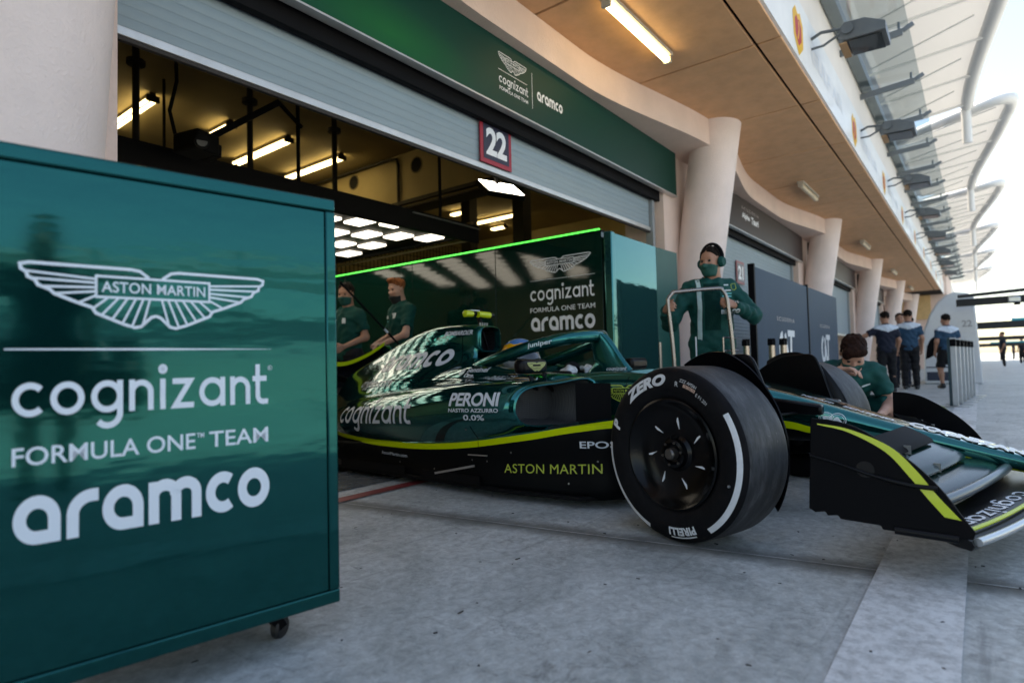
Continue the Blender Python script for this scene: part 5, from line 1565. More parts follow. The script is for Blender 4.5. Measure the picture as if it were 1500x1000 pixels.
def person(label, loc, rotz, J, look=(0, 0, 0), hair='short', hair_mat=HAIRD, shirt=TEAMG, sleeve='short', trousers=TEAMGD, shorts=False, skin=SKIN,
           mask=None, hands=None, shoes=True, loose=.014, headset=False, group=None, h=.014, hat=None, cat='person', name='person', yoke=None):
    t = thing(name, label, cat, loc, rotz, group)
    J = {a: np.array(b, float) for a, b in J.items()}
    xr = J['shR']-J['shL']
    up = J['neck']-J['pelvis']
    A = axes(xr, up)
    def arm(s):
        return [(J['sh'+s], J['el'+s], .052, .040), (J['el'+s], J['wr'+s], .040, .026)]
    def leg(s):
        return [(J['hip'+s], J['kn'+s], .085, .056), (J['kn'+s], J['an'+s], .056, .036)]
    legs = leg('R')+leg('L'); arms = arm('R')+arm('L')
    calf = {}
    for s in 'RL':
        c = J['kn'+s]*.68 + J['an'+s]*.32
        calf[s] = (c - A[:, 1]*.018, c*.8+J['an'+s]*.2 - A[:, 1]*.012, .046, .040)
    waist = J['pelvis']*.55+J['chest']*.45
    def torso(P, g=0.0):
        return blend([s_ell(P, J['pelvis'], (.155+g, .115+g, .13+g), A), s_ell(P, waist, (.142+g, .105+g, .17+g), A), s_ell(P, J['chest'], (.165+g, .118+g, .20+g), A), s_ell(P, (J['shR']+J['shL'])/2 - A[:, 2]*.035, (.185+g, .095+g, .085+g), A),
                      s_cone(P, J['neck']-A[:, 2]*.05, J['shR'], .058+g, .050+g), s_cone(P, J['neck']-A[:, 2]*.05, J['shL'], .058+g, .050+g)], .07)
    # skin: one surface for arms, neck and legs under the clothes
    prims = arms + legs + [calf['R'], calf['L']]
    def body(P):
        d = torso(P, -.012)
        for q in prims: d = smin(d, s_cone(P, *q), .035)
        return smin(d, s_cone(P, J['neck']-A[:, 2]*.03, J['head']-A[:, 2]*.08, .056, .052), .03)
    lo, hi = bounds(prims + [(J['head'], J['pelvis'], .2, .2)], .03)
    V, F = surf_nets(body, lo, np.maximum(hi, J['head']+.02), h)
    Vs, Fs = [V], [F]; n0 = len(V)
    # head
    hv, hf, HV, HF, MV, MF = head_pieces(hair)
    k = 1.0
    Hm = Matrix.Rotation(look[0], 3, 'Z') @ Matrix.Rotation(look[1], 3, 'X') @ Matrix.Rotation(look[2], 3, 'Y')
    Hm = np.array(Hm)
    def hd(v): return (v*k) @ Hm.T + J['head']
    Vs.append(hd(hv)); Fs.append(hf+n0); n0 += len(hv)
    for s in 'RL':
        hs = (hands or {}).get(s)
        if hs is None:
            dd = J['wr'+s]-J['el'+s]; inw = (A[:, 0]*(-1 if s == 'R' else 1)); hs = (dd, inw, A[:, 1], .35)
        pr = hand_prims(J['wr'+s], *hs)
        lo2, hi2 = bounds(pr, .012)
        def hnd(P):
            d = s_cone(P, *pr[0])
            for q in pr[1:]: d = smin(d, s_cone(P, *q), .009)
            return smin(d, s_cone(P, J['wr'+s], J['wr'+s]*.92+J['el'+s]*.08, .025, .026), .015)
        v2, f2 = surf_nets(hnd, lo2, hi2, .0062)
        Vs.append(v2); Fs.append(f2+n0); n0 += len(v2)
    mesh_obj('body', np.vstack(Vs), np.vstack(Fs), skin, t)
    for s in (-1, 1):
        e = MB().ball(hd(np.array([s*.032, .079, .008])), .0125, 10); e.build('eye', EYE, t, smooth=80)
    if hat is None:
        mesh_obj('hair', hd(HV), HF, hair_mat, t)
    if mask is not None:
        mesh_obj('face_mask', hd(MV), MF, mask, t)
        for s in (-1, 1):
            MB().tube([hd(np.array([s*.055, .045, -.045])), hd(np.array([s*.078, .0, -.02])), hd(np.array([s*.081, -.012, .0]))], .0022, 6).build('mask_loop', CWHITE, t)
    if headset:
        band = [hd(np.array([.098*math.cos(a), -.012, .035+.118*math.sin(a)])) for a in np.linspace(-.2, math.pi+.2, 20)]
        hs_ = MB().tube(band, .009, 8, flat=1.6).build('headset', MATB, t, smooth=60)
        for s in (-1, 1):
            c0 = hd(np.array([s*.078, -.008, -.005])); c1 = hd(np.array([s*.112, -.008, -.005]))
            MB().tube([c0, c0*.4+c1*.6, c1], [.044, .043, .034], 18).build('ear_cup', TEAMG, hs_, smooth=40)
            MB().tube([c0*1.06-c1*.06, c0*.9+c1*.1], [.040, .040], 18).build('ear_pad', MATB, hs_, smooth=40)
    # shirt
    g = loose
    def arm_cloth(P, s, frac):
        a, e, w_ = J['sh'+s], J['el'+s], J['wr'+s]
        if frac <= 1:
            end = a + (e-a)*frac; ax_ = (e-a)/np.linalg.norm(e-a)
            d = s_cone(P, a, a+(e-a)*(frac+.15), .052+g, .056+g*.9)
            return np.maximum(d, (P-end) @ ax_)
        d = smin(s_cone(P, a, e, .050+g, .044+g), s_cone(P, e, w_, .046+g, .036+g*.6), .03)
        ax_ = (w_-e)/np.linalg.norm(w_-e)
        return np.maximum(d, (P-(w_-ax_*.01)) @ ax_)
    frac = .72 if sleeve == 'short' else 2
    hem = J['pelvis'] - A[:, 2]*.07
    def shirt_f(P):
        d = torso(P, g)
        d = np.maximum(d, -((P-hem) @ A[:, 2]))
        nk = J['neck'] + A[:, 2]*.012
        d = np.maximum(d, (P-nk) @ A[:, 2])
        for s in 'RL': d = smin(d, arm_cloth(P, s, frac), .03)
        wr = .0045*np.sin(P[:, 2]*38 + 6*np.sin(P[:, 0]*13) + 5*np.sin(P[:, 1]*11)) + .003*np.sin(P[:, 0]*55 + 5*np.sin(P[:, 2]*17)) + .0025*np.sin(P[:, 2]*83 + P[:, 0]*40 + 4*np.sin(P[:, 1]*23))
        d = d + wr
        return np.maximum(d, -(s_cone(P, J['neck']-A[:, 2]*.04, J['neck']+A[:, 2]*.1, .055, .07)))
    lo, hi = bounds([(J['shR'], J['elR'], .1, .1), (J['shL'], J['elL'], .1, .1), (J['pelvis'], J['neck'], .2, .2)] + ([(J['elR'], J['wrR'], .1, .1), (J['elL'], J['wrL'], .1, .1)] if frac > 1 else []), .03)
    SV, SF = surf_nets(shirt_f, lo, hi, h*.95)
    sh = mesh_obj('shirt', SV, SF, shirt, t)
    if yoke is not None:
        yk = lambda P: np.maximum(shirt_f(P)-.004, -((P-(J['neck']-A[:, 2]*.10)) @ A[:, 2]) + .35*np.abs((P-J['neck']) @ A[:, 0]) - .05)
        SV2, SF2 = surf_nets(yk, lo, hi, h*.95)
        mesh_obj('shirt_yoke', SV2, SF2, yoke, t)
    # collar ring
    ringp = [J['neck'] + A[:, 2]*.012 + A[:, 0]*.062*math.cos(a) + A[:, 1]*(.060*math.sin(a)+.004) - A[:, 2]*.018*math.sin(a) for a in np.linspace(0, 2*math.pi, 21)]
    MB().tube(ringp, .012, 8, caps=False).build('collar', shirt, t, smooth=60)
    # trousers
    def trou(P):
        d = torso(P, g-.006)
        d = np.maximum(d, (P-(J['pelvis']+A[:, 2]*.06)) @ A[:, 2])
        for s in 'RL':
            a, kn, an = J['hip'+s], J['kn'+s], J['an'+s]
            if shorts:
                e = a + (kn-a)*.93; ax_ = (kn-a)/np.linalg.norm(kn-a)
                q = np.maximum(s_cone(P, a, a+(kn-a)*1.1, .098, .084), (P-e) @ ax_)
            else:
                q = smin(s_cone(P, a, kn, .098, .075), s_cone(P, kn, an, .075, .060), .04)
                ax_ = (an-kn)/np.linalg.norm(an-kn)
                q = np.maximum(q, (P-(an-ax_*.0)) @ ax_)
            d = smin(d, q, .04)
        return d + .005*np.sin(P[:, 2]*30+5*np.sin(P[:, 0]*13)) + .003*np.sin(P[:, 2]*71+P[:, 1]*37)
    lo, hi = bounds(legs + [(J['pelvis'], J['pelvis'], .2, .2)], .03)
    TV, TF = surf_nets(trou, lo, hi, h)
    mesh_obj('trousers' if not shorts else 'shorts', TV, TF, trousers, t)
    if shoes:
        for s in 'RL':
            an = J['an'+s]
            toe = an + A[:, 1]*.15; toe = np.array([toe[0], toe[1], an[2]-.045])
            heel = np.array([an[0], an[1], an[2]-.04]) - A[:, 1]*.03*np.array([1, 1, 0])
            def shoe(P):
                d = blend([s_cone(P, heel, toe, .040, .036), s_cone(P, an, an*.6+toe*.4, .046, .035)], .04)
                return np.maximum(d, -(P[:, 2]-(an[2]-.078)))
            lo, hi = bounds([(heel, toe, .06, .06), (an, an, .06, .06)], .02)
            v_, f_ = surf_nets(shoe, lo, hi, .011)
            so = mesh_obj('shoe', v_, f_, SHOE, t)
            def sole(P):
                return np.maximum(np.maximum(s_cone(P, heel, toe, .044, .040), -(P[:, 2]-(an[2]-.083))), P[:, 2]-(an[2]-.066))
            v_, f_ = surf_nets(sole, lo, hi, .009)
            mesh_obj('sole', v_, f_, SHOEW, so)
    t_b = BVHTree.FromPolygons([Vector(v) for v in SV], [tuple(int(i) for i in f) for f in SF])
    def chest_print(fig, cx, cz, w, hh, mat, back=False, name='shirt_print'):
        v, f, z = place2d(fig, -w/2, -hh/2, w, hh)
        V, F, Z = refine((v, f, z), .02)
        sg = -1 if back else 1
        pts, ok = [], []
        for p, zz in zip(V, Z):
            o = J['chest'] + A[:, 0]*(-sg)*(p[0]+cx) + A[:, 2]*(p[1]+cz)
            org = Vector(o + A[:, 1]*sg*.5)
            hit, nr, _, _ = t_b.ray_cast(org, Vector(-A[:, 1]*sg))
            ok.append(hit is not None); pts.append((hit + Vector(A[:, 1]*sg)*(.005+zz)) if hit is not None else org)
        F = [q for q in F if all(ok[i] for i in q)]
        if F: MB().add(pts, F).build(name, mat, t, recalc=False)
    return t, chest_print
# ================================================================== THINGS IN AND AROUND THE GARAGE
def gloss_green(name, col, rough=0.12, wave=0.0, wscale=3.0, coat=1.0, metal=0.0):
    m = bpy.data.materials.new(name); m.use_nodes = True
    nt = m.node_tree; p = nt.nodes['Principled BSDF']
    p.inputs['Base Color'].default_value = (*col, 1); p.inputs['Roughness'].default_value = rough
    p.inputs['Coat Weight'].default_value = coat; p.inputs['Coat Roughness'].default_value = 0.02; p.inputs['Metallic'].default_value = metal
    if wave > 0:
        tc = nd(nt, 'ShaderNodeTexCoord')
        mp = nd(nt, 'ShaderNodeMapping'); mp.inputs['Scale'].default_value = (0.5, 0.5, 1.6); nt.links.new(tc.outputs['Object'], mp.inputs[0])
        n = nd(nt, 'ShaderNodeTexNoise', Scale=wscale, Detail=3.0); nt.links.new(mp.outputs[0], n.inputs['Vector'])
        b = nd(nt, 'ShaderNodeBump', Strength=1.0, Distance=wave); nt.links.new(n.outputs[0], b.inputs['Height'])
        nt.links.new(b.outputs[0], p.inputs['Coat Normal']); nt.links.new(b.outputs[0], p.inputs['Normal'])
    return m
# ---------------------------------------------------------------- green cabinet in the foreground
CABG = gloss_green('cabinet gloss', (0.0, 0.078, 0.074), 0.08, 0.0012, 6.0, 0.10, 0.82)
CABW = M('cabinet print', (0.66, 0.72, 0.78), 0.4)
cab = thing('wheeled_cabinet', 'big glossy green wheeled cabinet with white winged badge in the foreground', 'cabinet', (1.023, 1.421, 0), R(-9.54))
CW, CT = 0.86, 1.22
MB().box((-CW, 0.004, 0.108), (0, 0.5, CT-0.004)).build('carcass', CABG, cab, bevel=0.012, seg=3)
# front: border frame and a slightly sunk panel, a bright bead between them
b_ = 0.030
fp = MB()
fp.box((-CW, -0.008, 0.108), (0, 0.003, 0.108+b_+0.006)); fp.build('front_rail', CABG, cab, bevel=0.004)
MB().box((-CW, -0.008, CT-b_-0.006), (0, 0.003, CT)).build('front_rail', CABG, cab, bevel=0.006)
MB().box((-b_, -0.0079, 0.1441), (-0.0002, 0.003, CT-b_-0.0062)).build('front_stile', CABG, cab, bevel=0.004)
MB().box((-CW+0.0002, -0.0079, 0.1441), (-CW+b_, 0.003, CT-b_-0.0062)).build('front_stile', CABG, cab, bevel=0.004)
MB().box((-CW+b_+0.002, -0.0055, 0.1461), (-b_-0.002, 0.0035, CT-b_-0.0082)).build('front_panel', CABG, cab, bevel=0.002)
fr = frame_of((0, -0.0056, 0), (1,0,0), (0,0,1))
flat_sheet('badge', place2d(fig_wings(True, 0.0125), -0.690, 0.845, w=0.492, h=0.137), CABW, cab, fr)
flat_sheet('lettering', place2d(fig_round_word(), -0.698, 0.628, w=0.507, h=0.138), CABW, cab, fr)
flat_sheet('small_lettering', place2d(text2d('FORMULA ONE', 0.010), -0.697, 0.5645, w=0.335, h=0.0375), CABW, cab, fr)
flat_sheet('small_lettering', place2d(text2d('TM', 0.02), -0.359, 0.590, w=0.016, h=0.011), CABW, cab, fr)
flat_sheet('small_lettering', place2d(text2d('TEAM', 0.010), -0.332, 0.5645, w=0.140, h=0.0375), CABW, cab, fr)
flat_sheet('lettering', place2d(fig_heavy_word(), -0.695, 0.405, w=0.505, h=0.098), CABW, cab, fr)
flat_sheet('trade_mark', combine([stroke(arc(-0.186, 0.752, 0.0055, 0, 360, 16)[:-1], 0.001, True), place2d(text2d('R', 0.01), -0.1885, 0.7492, w=0.005, h=0.006)]), CABW, cab, fr)
ln = np.array([(-0.71, 0.8005), (-0.45, 0.7975), (-0.182, 0.7965), (-0.45, 0.8025)])
flat_sheet('rule_line', (np.array([(-0.71, 0.7985), (-0.45, 0.7975), (-0.182, 0.7995), (-0.182, 0.8003), (-0.45, 0.8025), (-0.71, 0.8015)]), [(0,1,4,5),(1,2,3,4)], np.zeros(6)), CABW, cab, fr)
def caster(x, y):
    w = MB().lathe([(0.0, -0.012), (0.027, -0.012), (0.031, -0.008), (0.031, 0.008), (0.027, 0.012), (0.0, 0.012)], 24, Matrix.Translation((x+0.02, y, 0.031)) @ Matrix.Rotation(R(35), 4, 'Z')).build('caster_wheel', M('caster tyre', (0.012, 0.012, 0.012), 0.5), cab, smooth=40)
    mb = MB(); mb.cbox((x-0.005, y, 0.083), (0.06, 0.05, 0.02)); mb.bar((x-0.01, y+0.022, 0.085), (x+0.02, y+0.018, 0.031), 0.03, 0.005, up=(0,1,0)); mb.bar((x-0.01, y-0.022, 0.085), (x+0.02, y-0.018, 0.031), 0.03, 0.005, up=(0,1,0))
    mb.build('caster_fork', MATB, w)
    MB().box((x-0.04, y-0.035, 0.098), (x+0.04, y+0.035, 0.1075)).build('caster_plate', SILV, w)
for x, y in ((-0.13, 0.14), (-0.13, 0.42), (-0.72, 0.14), (-0.72, 0.42)): caster(x, y)

# ---------------------------------------------------------------- green partition with light line, folding screens by the door
PARTG = gloss_green('partition gloss', (0.001, 0.020, 0.014), 0.06, 0.0003, 8.0, 0.0)
LED = M('green light line', (0.1, 0.5, 0.1), 0.4, emit=(0.03, 1.0, 0.10), estr=0.7)
par = thing('garage_partition', 'dark glossy green partition with a green light line along its top', 'partition', (5.35, 2.98, 0))
for i in range(4):
    MB().box((0, 0.004+1.4*i, 0.02), (0.06, 1.396+1.4*i, 2.07)).build('panel', PARTG, par, bevel=0.002)
MB().box((-0.006, 0.0, 2.0705), (0.066, 5.6, 2.09)).build('top_rail', MATB, par)
MB().box((-0.012, 0.02, 2.092), (0.004, 5.6, 2.106)).build('light_line', LED, par)
fr = frame_of((-0.0012, 0, 0), (0,-1,0), (0,0,1))
yl = -(3.885-2.98)
flat_sheet('badge', place2d(fig_wings(True, 0.014), yl, 1.715, w=0.775, h=0.17), WHITE, par, fr)
flat_sheet('lettering', place2d(fig_round_word(), yl-0.005, 1.375, w=0.81, h=0.225), WHITE, par, fr)
flat_sheet('small_lettering', place2d(text2d('FORMULA ONE TEAM', 0.008), yl-0.01, 1.305, w=0.82, h=0.052), WHITE, par, fr)
flat_sheet('lettering', place2d(fig_heavy_word(), yl-0.005, 1.10, w=0.81, h=0.15), WHITE, par, fr)
MB().box((-0.002, -(yl), 1.652), (-0.0008, 0.09, 1.656)).build('rule_line', WHITE, par)
TEALP = gloss_green('screen gloss', (0.03, 0.17, 0.165), 0.05, 0.0012, 7.0, 0.15, 0.75)
TEALM = M('screen matt green', (0.002, 0.075, 0.060), 0.5, var=0.1, vscale=2)
scr = thing('door_screen', 'shiny teal folding screen beside the garage door', 'screen', (5.33, 2.86, 0))
MB().box((0.0, 0.0, 0.0), (0.085, 0.09, 2.06)).build('post', TEALP, scr, bevel=0.012, seg=3)
MB().box((0.088, 0.01, 0.02), (1.07, 0.055, 2.05)).build('leaf', TEALP, scr, bevel=0.006)
m_ = Matrix.Translation((1.075, 0.012, 0)) @ Matrix.Rotation(R(-3), 4, 'Z')
MB().box((0.0, 0.0, 0.02), (0.54, 0.045, 2.045), mat=m_).build('leaf', TEALM, scr, bevel=0.006)

# ---------------------------------------------------------------- light rig over the car
RIGB = M('rig black', (0.004, 0.004, 0.004), 0.6, spec=0.15)
LEDW = M('light panel', (1, 1, 1), 0.5, emit=(1.0, 0.98, 0.93), estr=1.2)
rig = thing('light_rig', 'black overhead frame full of square white light panels in the garage', 'light rig', (0, 0, 2.4))
MB().box((0.6, 4.98, 0.03), (5.74, 8.8, 0.05)).build('back_board', RIGB, rig)
for a, b in (((0.6, 4.98), (5.74, 4.98)), ((0.6, 8.8), (5.74, 8.8))):
    MB().bar((a[0], a[1], 0.0), (b[0], b[1], 0.0), 0.05, 0.22).build('frame_rail', RIGB, rig, bevel=0.004)
for x in (0.6, 5.74):
    MB().bar((x, 4.98, 0.05), (x, 8.8, 0.05), 0.05, 0.10).build('frame_rail', RIGB, rig, bevel=0.004)
MB().bar((4.6, 4.94, 0.075), (5.74, 4.94, 0.065), 0.02, 0.012).build('bright_trim', SILV, rig)
pan0 = None
for i in range(-14, 14):
    for j in range(-10, 12):
        x = 4.80 + 0.34*i + 0.14*j; y = 6.0 - 0.205*i + 0.70*j
        if not (0.9 < x < 5.55 and 5.2 < y < 8.6): continue
        if pan0 is None:
            pan0 = MB().box((-0.112, -0.165, 0.0), (0.112, 0.165, 0.026)).build('light_panel', LEDW, rig, bevel=0.004); q = pan0
        else: q = obj_copy(pan0, rig)
        q.location = (x, y, 0)
for x in (1.4, 3.4, 5.4):
    MB().cyl((x, 5.3, 0.1), (x, 5.3, 2.24), 0.02, 8).build('hanger', RIGB, rig)
    MB().cyl((x, 8.4, 0.1), (x, 8.4, 2.24), 0.02, 8).build('hanger', RIGB, rig)
# zig-zag truss on the partition side
mb = MB(); y = 5.2
while y < 8.6:
    mb.bar((5.9, y, 0.0), (5.9, y+0.2, 0.22), 0.015, 0.015); mb.bar((5.9, y+0.2, 0.22), (5.9, y+0.4, 0.0), 0.015, 0.015); y += 0.4
mb.bar((5.9, 5.2, 0.0), (5.9, 8.6, 0.0), 0.03, 0.03); mb.bar((5.9, 5.2, 0.22), (5.9, 8.6, 0.22), 0.03, 0.03)
mb.build('truss', M('truss alloy', (0.25, 0.2, 0.12), 0.4, metal=0.6), rig)['kind'] = 'stuff'
# ceiling tubes
TUBEI = M('garage tube', (1, 1, 1), 0.4, emit=(1.0, 0.82, 0.42), estr=2.4)
spots = [(3.47, 8.93, 1.75), (4.62, 9.0, 0.66), (5.54, 8.9, 1.75), (6.63, 8.95, 1.77), (9.9, 9.2, 1.5), (11.0, 9.7, 0.7), (12.1, 9.1, 1.55), (12.95, 10.2, 0.5), (2.3, 8.9, 1.75), (10.6, 5.6, 1.5), (12.3, 5.6, 1.5)]
labs = ['paired ceiling tube nearest the pink column inside the garage', 'short ceiling tube behind the hanging projector', 'ceiling tube to the right of the projector, above the cabinet', 'ceiling tube beside the mustard bulkhead', 'ceiling tube in the far bay beyond the bulkhead', 'short ceiling tube in the far bay, behind a pole', 'long ceiling tube in the far bay above the light line', 'shortest ceiling tube, deep in the far bay', 'ceiling tube hidden behind the pink column', 'ceiling tube at the front of the far bay, left one', 'ceiling tube at the front of the far bay, right one']
for (x, y, L), lab in zip(spots, labs):
    t = thing('ceiling_tube', lab, 'light', (x, y, 4.42), 0, 'tubes on the garage ceiling')
    MB().box((-0.04, 0, 0.165), (0.04, L, 0.225)).build('case', M('tube case', (0.10, 0.08, 0.05), 0.6), t)
    for dx in (-0.045, 0.045):
        MB().tube([(dx, 0.02, 0.13), (dx, L-0.02, 0.13)], 0.024, 10).build('tube', TUBEI, t, smooth=50)
    for yy in (0.0, L):
        MB().cbox((0, yy, 0.14), (0.17, 0.04, 0.09)).build('end_cap', PIPE, t, bevel=0.004)
for i, (x, zb) in enumerate(((2.516, 2.6), (3.77, 2.6), (4.985, 2.6))):
    MB().cyl((x, 6.9, zb), (x, 6.9, 4.66), 0.036, 10).build('ceiling_rod', PIPE, room, smooth=50)
    MB().cyl((x, 6.9, 4.0), (x, 6.9, 4.05), 0.09, 12).build('rod_flange', PIPE, room)
for x, y in ((9.2, 8.2), (8.6, 6.4)):
    MB().box((x-0.12, y-0.12, 0.0), (x+0.12, y+0.12, 4.64)).build('steel_post', PIPE, room)
# bright work light under the shutter
wl = thing('work_light', 'square white work light blazing just under the raised shutter', 'light', (5.63, 4.5, 2.86))
rm = Matrix.Rotation(R(-18), 4, 'Z') @ Matrix.Rotation(R(-52), 4, 'X')
MB().box((-0.27, -0.03, -0.17), (0.27, 0.04, 0.17), mat=rm).build('housing', RIGB, wl, bevel=0.01)
MB().box((-0.25, -0.036, -0.15), (0.25, -0.0305, 0.15), mat=rm).build('lens', M('work light lens', (1,1,1), 0.4, emit=(1.0, 0.97, 0.9), estr=6.0), wl)
MB().bar((0, 0.05, 0.05), (0.1, 0.3, 0.9), 0.04, 0.04).build('arm', RIGB, wl)
# boom with a projector head
bm_ = thing('boom_camera', 'black projector head hanging on a long boom inside the garage', 'projector', (2.09, 4.6, 2.46))
MB().cbox((0.0, 0.0, 0.0), (0.20, 0.26, 0.15), Matrix.Rotation(R(15), 3, 'Z')).build('head', RIGB, bm_, bevel=0.015)
MB().cyl((-0.02, -0.12, -0.02), (-0.05, -0.20, -0.04), 0.05, 16).build('lens_barrel', RIGB, bm_, smooth=40)
MB().lathe([(0, 0), (0.036, 0)], 16, Matrix.Translation((-0.051, -0.2015, -0.04)) @ Matrix.Rotation(R(-20), 4, 'Z')).build('lens', SILV, bm_)
MB().cbox((0.12, 0.02, -0.03), (0.07, 0.2, 0.1)).build('handle', RIGB, bm_, bevel=0.01)
MB().bar((0.06, 0.02, 0.05), (0.68, 0.0, 0.55), 0.05, 0.05).build('boom', RIGB, bm_, bevel=0.004)
MB().bar((0.68, 0.0, 0.55), (0.9, 0.0, 0.40), 0.025, 0.025).build('boom_stay', RIGB, bm_)
MB().tube([(-0.1, 0.1, 0.03), (-0.14, 0.12, 0.25), (-0.08, 0.14, 0.5), (-0.1, 0.2, 2.0)], 0.014, 8).build('cable', RIGB, bm_, smooth=50)
# grid shelving / racks far inside, dim shapes
rk = thing('wire_fence', 'wire mesh screen dimly lit deep in the far bay', 'fence', (9.0, 12.6, 0))
mb = MB()
for i in range(36): mb.bar((0.13*i, 0, 2.4), (0.13*i, 0, 4.4), 0.02, 0.02)
for z in np.arange(2.4, 4.45, 0.25): mb.bar((0, 0.012, z), (4.7, 0.012, z), 0.018, 0.018)
mb.build('mesh', PIPE, rk)['kind'] = 'stuff'

# ---------------------------------------------------------------- dark blue screens and rope posts on the lane side
SCRB = M('screen blue', (0.022, 0.050, 0.085), 0.6, var=0.08, vscale=1.5, spec=0.15)
def blue_screen(x0, x1, label):
    t = thing('blue_screen', label, 'screen', (x0, 2.0, 0), R(0), 'dark blue screens in front of the second bay')
    L = x1-x0
    MB().box((0.0, 0.0, 0.05), (L, 0.05, 1.80)).build('panel', SCRB, t, bevel=0.004)
    MB().box((-0.045, -0.01, 0.0), (-0.002, 0.06, 1.83)).build('end_post', MATB, t)
    for xx in (0.2, L-0.3):
        MB().box((xx, -0.25, 0.0), (xx+0.06, 0.3, 0.04)).build('foot', MATB, t)
    fr = frame_of((0, -0.0012, 0), (1,0,0), (0,0,1))
    flat_sheet('small_lettering', place2d(text2d('SCUDERIA', 0.0, 0, 1.4), L*0.34, 1.22, w=L*0.34, h=0.05), PALE, t, fr)
    # two looping strokes and a T bar
    s = L*0.28; ox = L*0.36; oz = 0.66
    it = [stroke([(ox+p*s, oz+q*0.42) for p, q in arc(0.27, 0.5, 0.2, 90, 380, 24, 0.42)], 0.09), stroke([(ox+0.44*s, oz+0.4), (ox+0.62*s, oz+0.06), (ox+0.8*s, oz+0.04), (ox+0.86*s, oz+0.4)], 0.085), stroke([(ox+0.62*s, oz+0.41), (ox+1.12*s, oz+0.41)], 0.085)]
    flat_sheet('logo', combine(it), CWHITE, t, fr)
    return t
blue_screen(7.11, 9.74, 'nearer dark blue screen with a white looped logo')
blue_screen(9.80, 12.08, 'farther dark blue screen, right of the nearer one')
MB_CHROME = M('dull chrome', (0.42, 0.36, 0.31), 0.25, metal=1.0)
def rope_post(x, y, label):
    t = thing('rope_post', label, 'post', (x, y, 0), 0, 'metal rope posts')
    MB().lathe([(0, 0), (0.16, 0), (0.16, 0.012), (0.05, 0.03), (0.0, 0.03)], 24, Matrix.Rotation(R(90), 4, 'X')).build('base', MB_CHROME, t, smooth=40)
    MB().cyl((0, 0, 0.03), (0, 0, 0.88), 0.032, 18).build('pole', MB_CHROME, t, smooth=40)
    MB().cyl((0, 0, 0.881), (0, 0, 0.95), 0.038, 18).build('head', MATB, t, smooth=40)
    MB().cbox((-0.05, 0, 0.905), (0.03, 0.05, 0.05)).build('clip', MATB, t)
rope_post(6.47, 1.93, 'metal rope post nearest the crewman with the trolley')
rope_post(6.64, 1.72, 'middle metal rope post in front of the blue screen')
rope_post(6.74, 1.63, 'metal rope post farthest to the right of the three')

# row of slim barrier panels standing on the lane
BARW = M('barrier white', (0.46, 0.48, 0.48), 0.4, var=0.08)
BARD = M('barrier dark edge', (0.02, 0.05, 0.06), 0.4)
for i in range(6):
    t = thing('lane_post', ['nearest white and black lane post in the standing row', 'second lane post in the standing row', 'third lane post in the standing row', 'fourth lane post in the standing row', 'fifth lane post in the standing row', 'farthest lane post in the standing row'][i], 'post', (10.45 + 0.55*i, 0.30 - 0.035*i, 0), R(-8), 'lane posts standing in a row')
    MB().box((-0.02, -0.035, 0.016), (0.02, 0.03, 0.97)).build('panel', BARW, t, bevel=0.004)
    MB().box((-0.025, 0.032, 0.016), (0.025, 0.065, 0.97)).build('edge', BARD, t, bevel=0.003)
    MB().box((-0.12, -0.17, 0), (0.12, 0.15, 0.015)).build('base', SILV, t)
    MB().box((-0.03, -0.04, 0.85), (-0.0215, 0.03, 0.95)).build('head', MATB, t)

# ---------------------------------------------------------------- white rounded booth down the lane
BOOTH = M('booth white', (0.60, 0.63, 0.66), 0.35, coat=0.3, var=0.04)
bo = thing('white_booth', 'white rounded pit booth with black swooping graphics', 'booth', (18.5, 0.0, 0))
prof = [(1.15, 0.0), (1.12, 1.35), (1.06, 1.5), (0.98, 1.75), (0.80, 2.05), (0.62, 2.22), (0.45, 2.28), (0.2, 2.24), (0.06, 2.15), (0.02, 1.2), (-0.03, 0.0)]
mb = MB()
A_ = [(0, y, z) for y, z in prof]; B2 = [(2.2, y*0.9+0.05, z*0.97) for y, z in prof]; n_ = len(prof)
mb.add(A_, [tuple(range(n_))]); mb.add(B2, [tuple(range(n_-1, -1, -1))])
for i in range(n_): mb.add([A_[i], A_[(i+1) % n_], B2[(i+1) % n_], B2[i]], [(0,1,2,3)])
mb.build('shell', BOOTH, bo, bevel=0.04, seg=3, doubles=True)
frb = frame_of((-0.003, 0, 0), (0,-1,0), (0,0,1))
sw = [(-1.10, 0.62)] + [tuple(p) for p in catmull([(-1.06, 0.95), (-0.95, 1.15), (-0.72, 1.22), (-0.66, 1.05), (-0.85, 0.78), (-1.0, 0.66)], 5)]
flat_sheet('swoosh', (np.array(sw), [tuple(range(len(sw)))], np.zeros(len(sw))), MATB, bo, frb)
sw = [tuple(p) for p in catmull([(-0.86, 0.56), (-0.7, 0.66), (-0.5, 0.62), (-0.42, 0.5), (-0.6, 0.46)], 5, True)]
flat_sheet('swoosh', (np.array(sw), [tuple(range(len(sw)))], np.zeros(len(sw))), MATB, bo, frb)
flat_sheet('dark_band', (np.array([(-1.09, 0.08), (-0.5, 0.08), (-0.5, 0.3), (-1.09, 0.3)]), [(0,1,2,3)], np.zeros(4)), M('booth navy', (0.02, 0.03, 0.06), 0.4), bo, frb)
flat_sheet('dark_band', (np.array([(-1.09, 0.40), (-0.5, 0.40), (-0.5, 0.43), (-1.09, 0.43)]), [(0,1,2,3)], np.zeros(4)), M('booth navy', (0.02, 0.03, 0.06), 0.4), bo, frb, 0.002)
flat_sheet('numerals', place2d(text2d('22', 0.02), -0.33, 1.40, w=0.2, h=0.16), M('faint numerals', (0.3, 0.31, 0.33), 0.5), bo, frb)
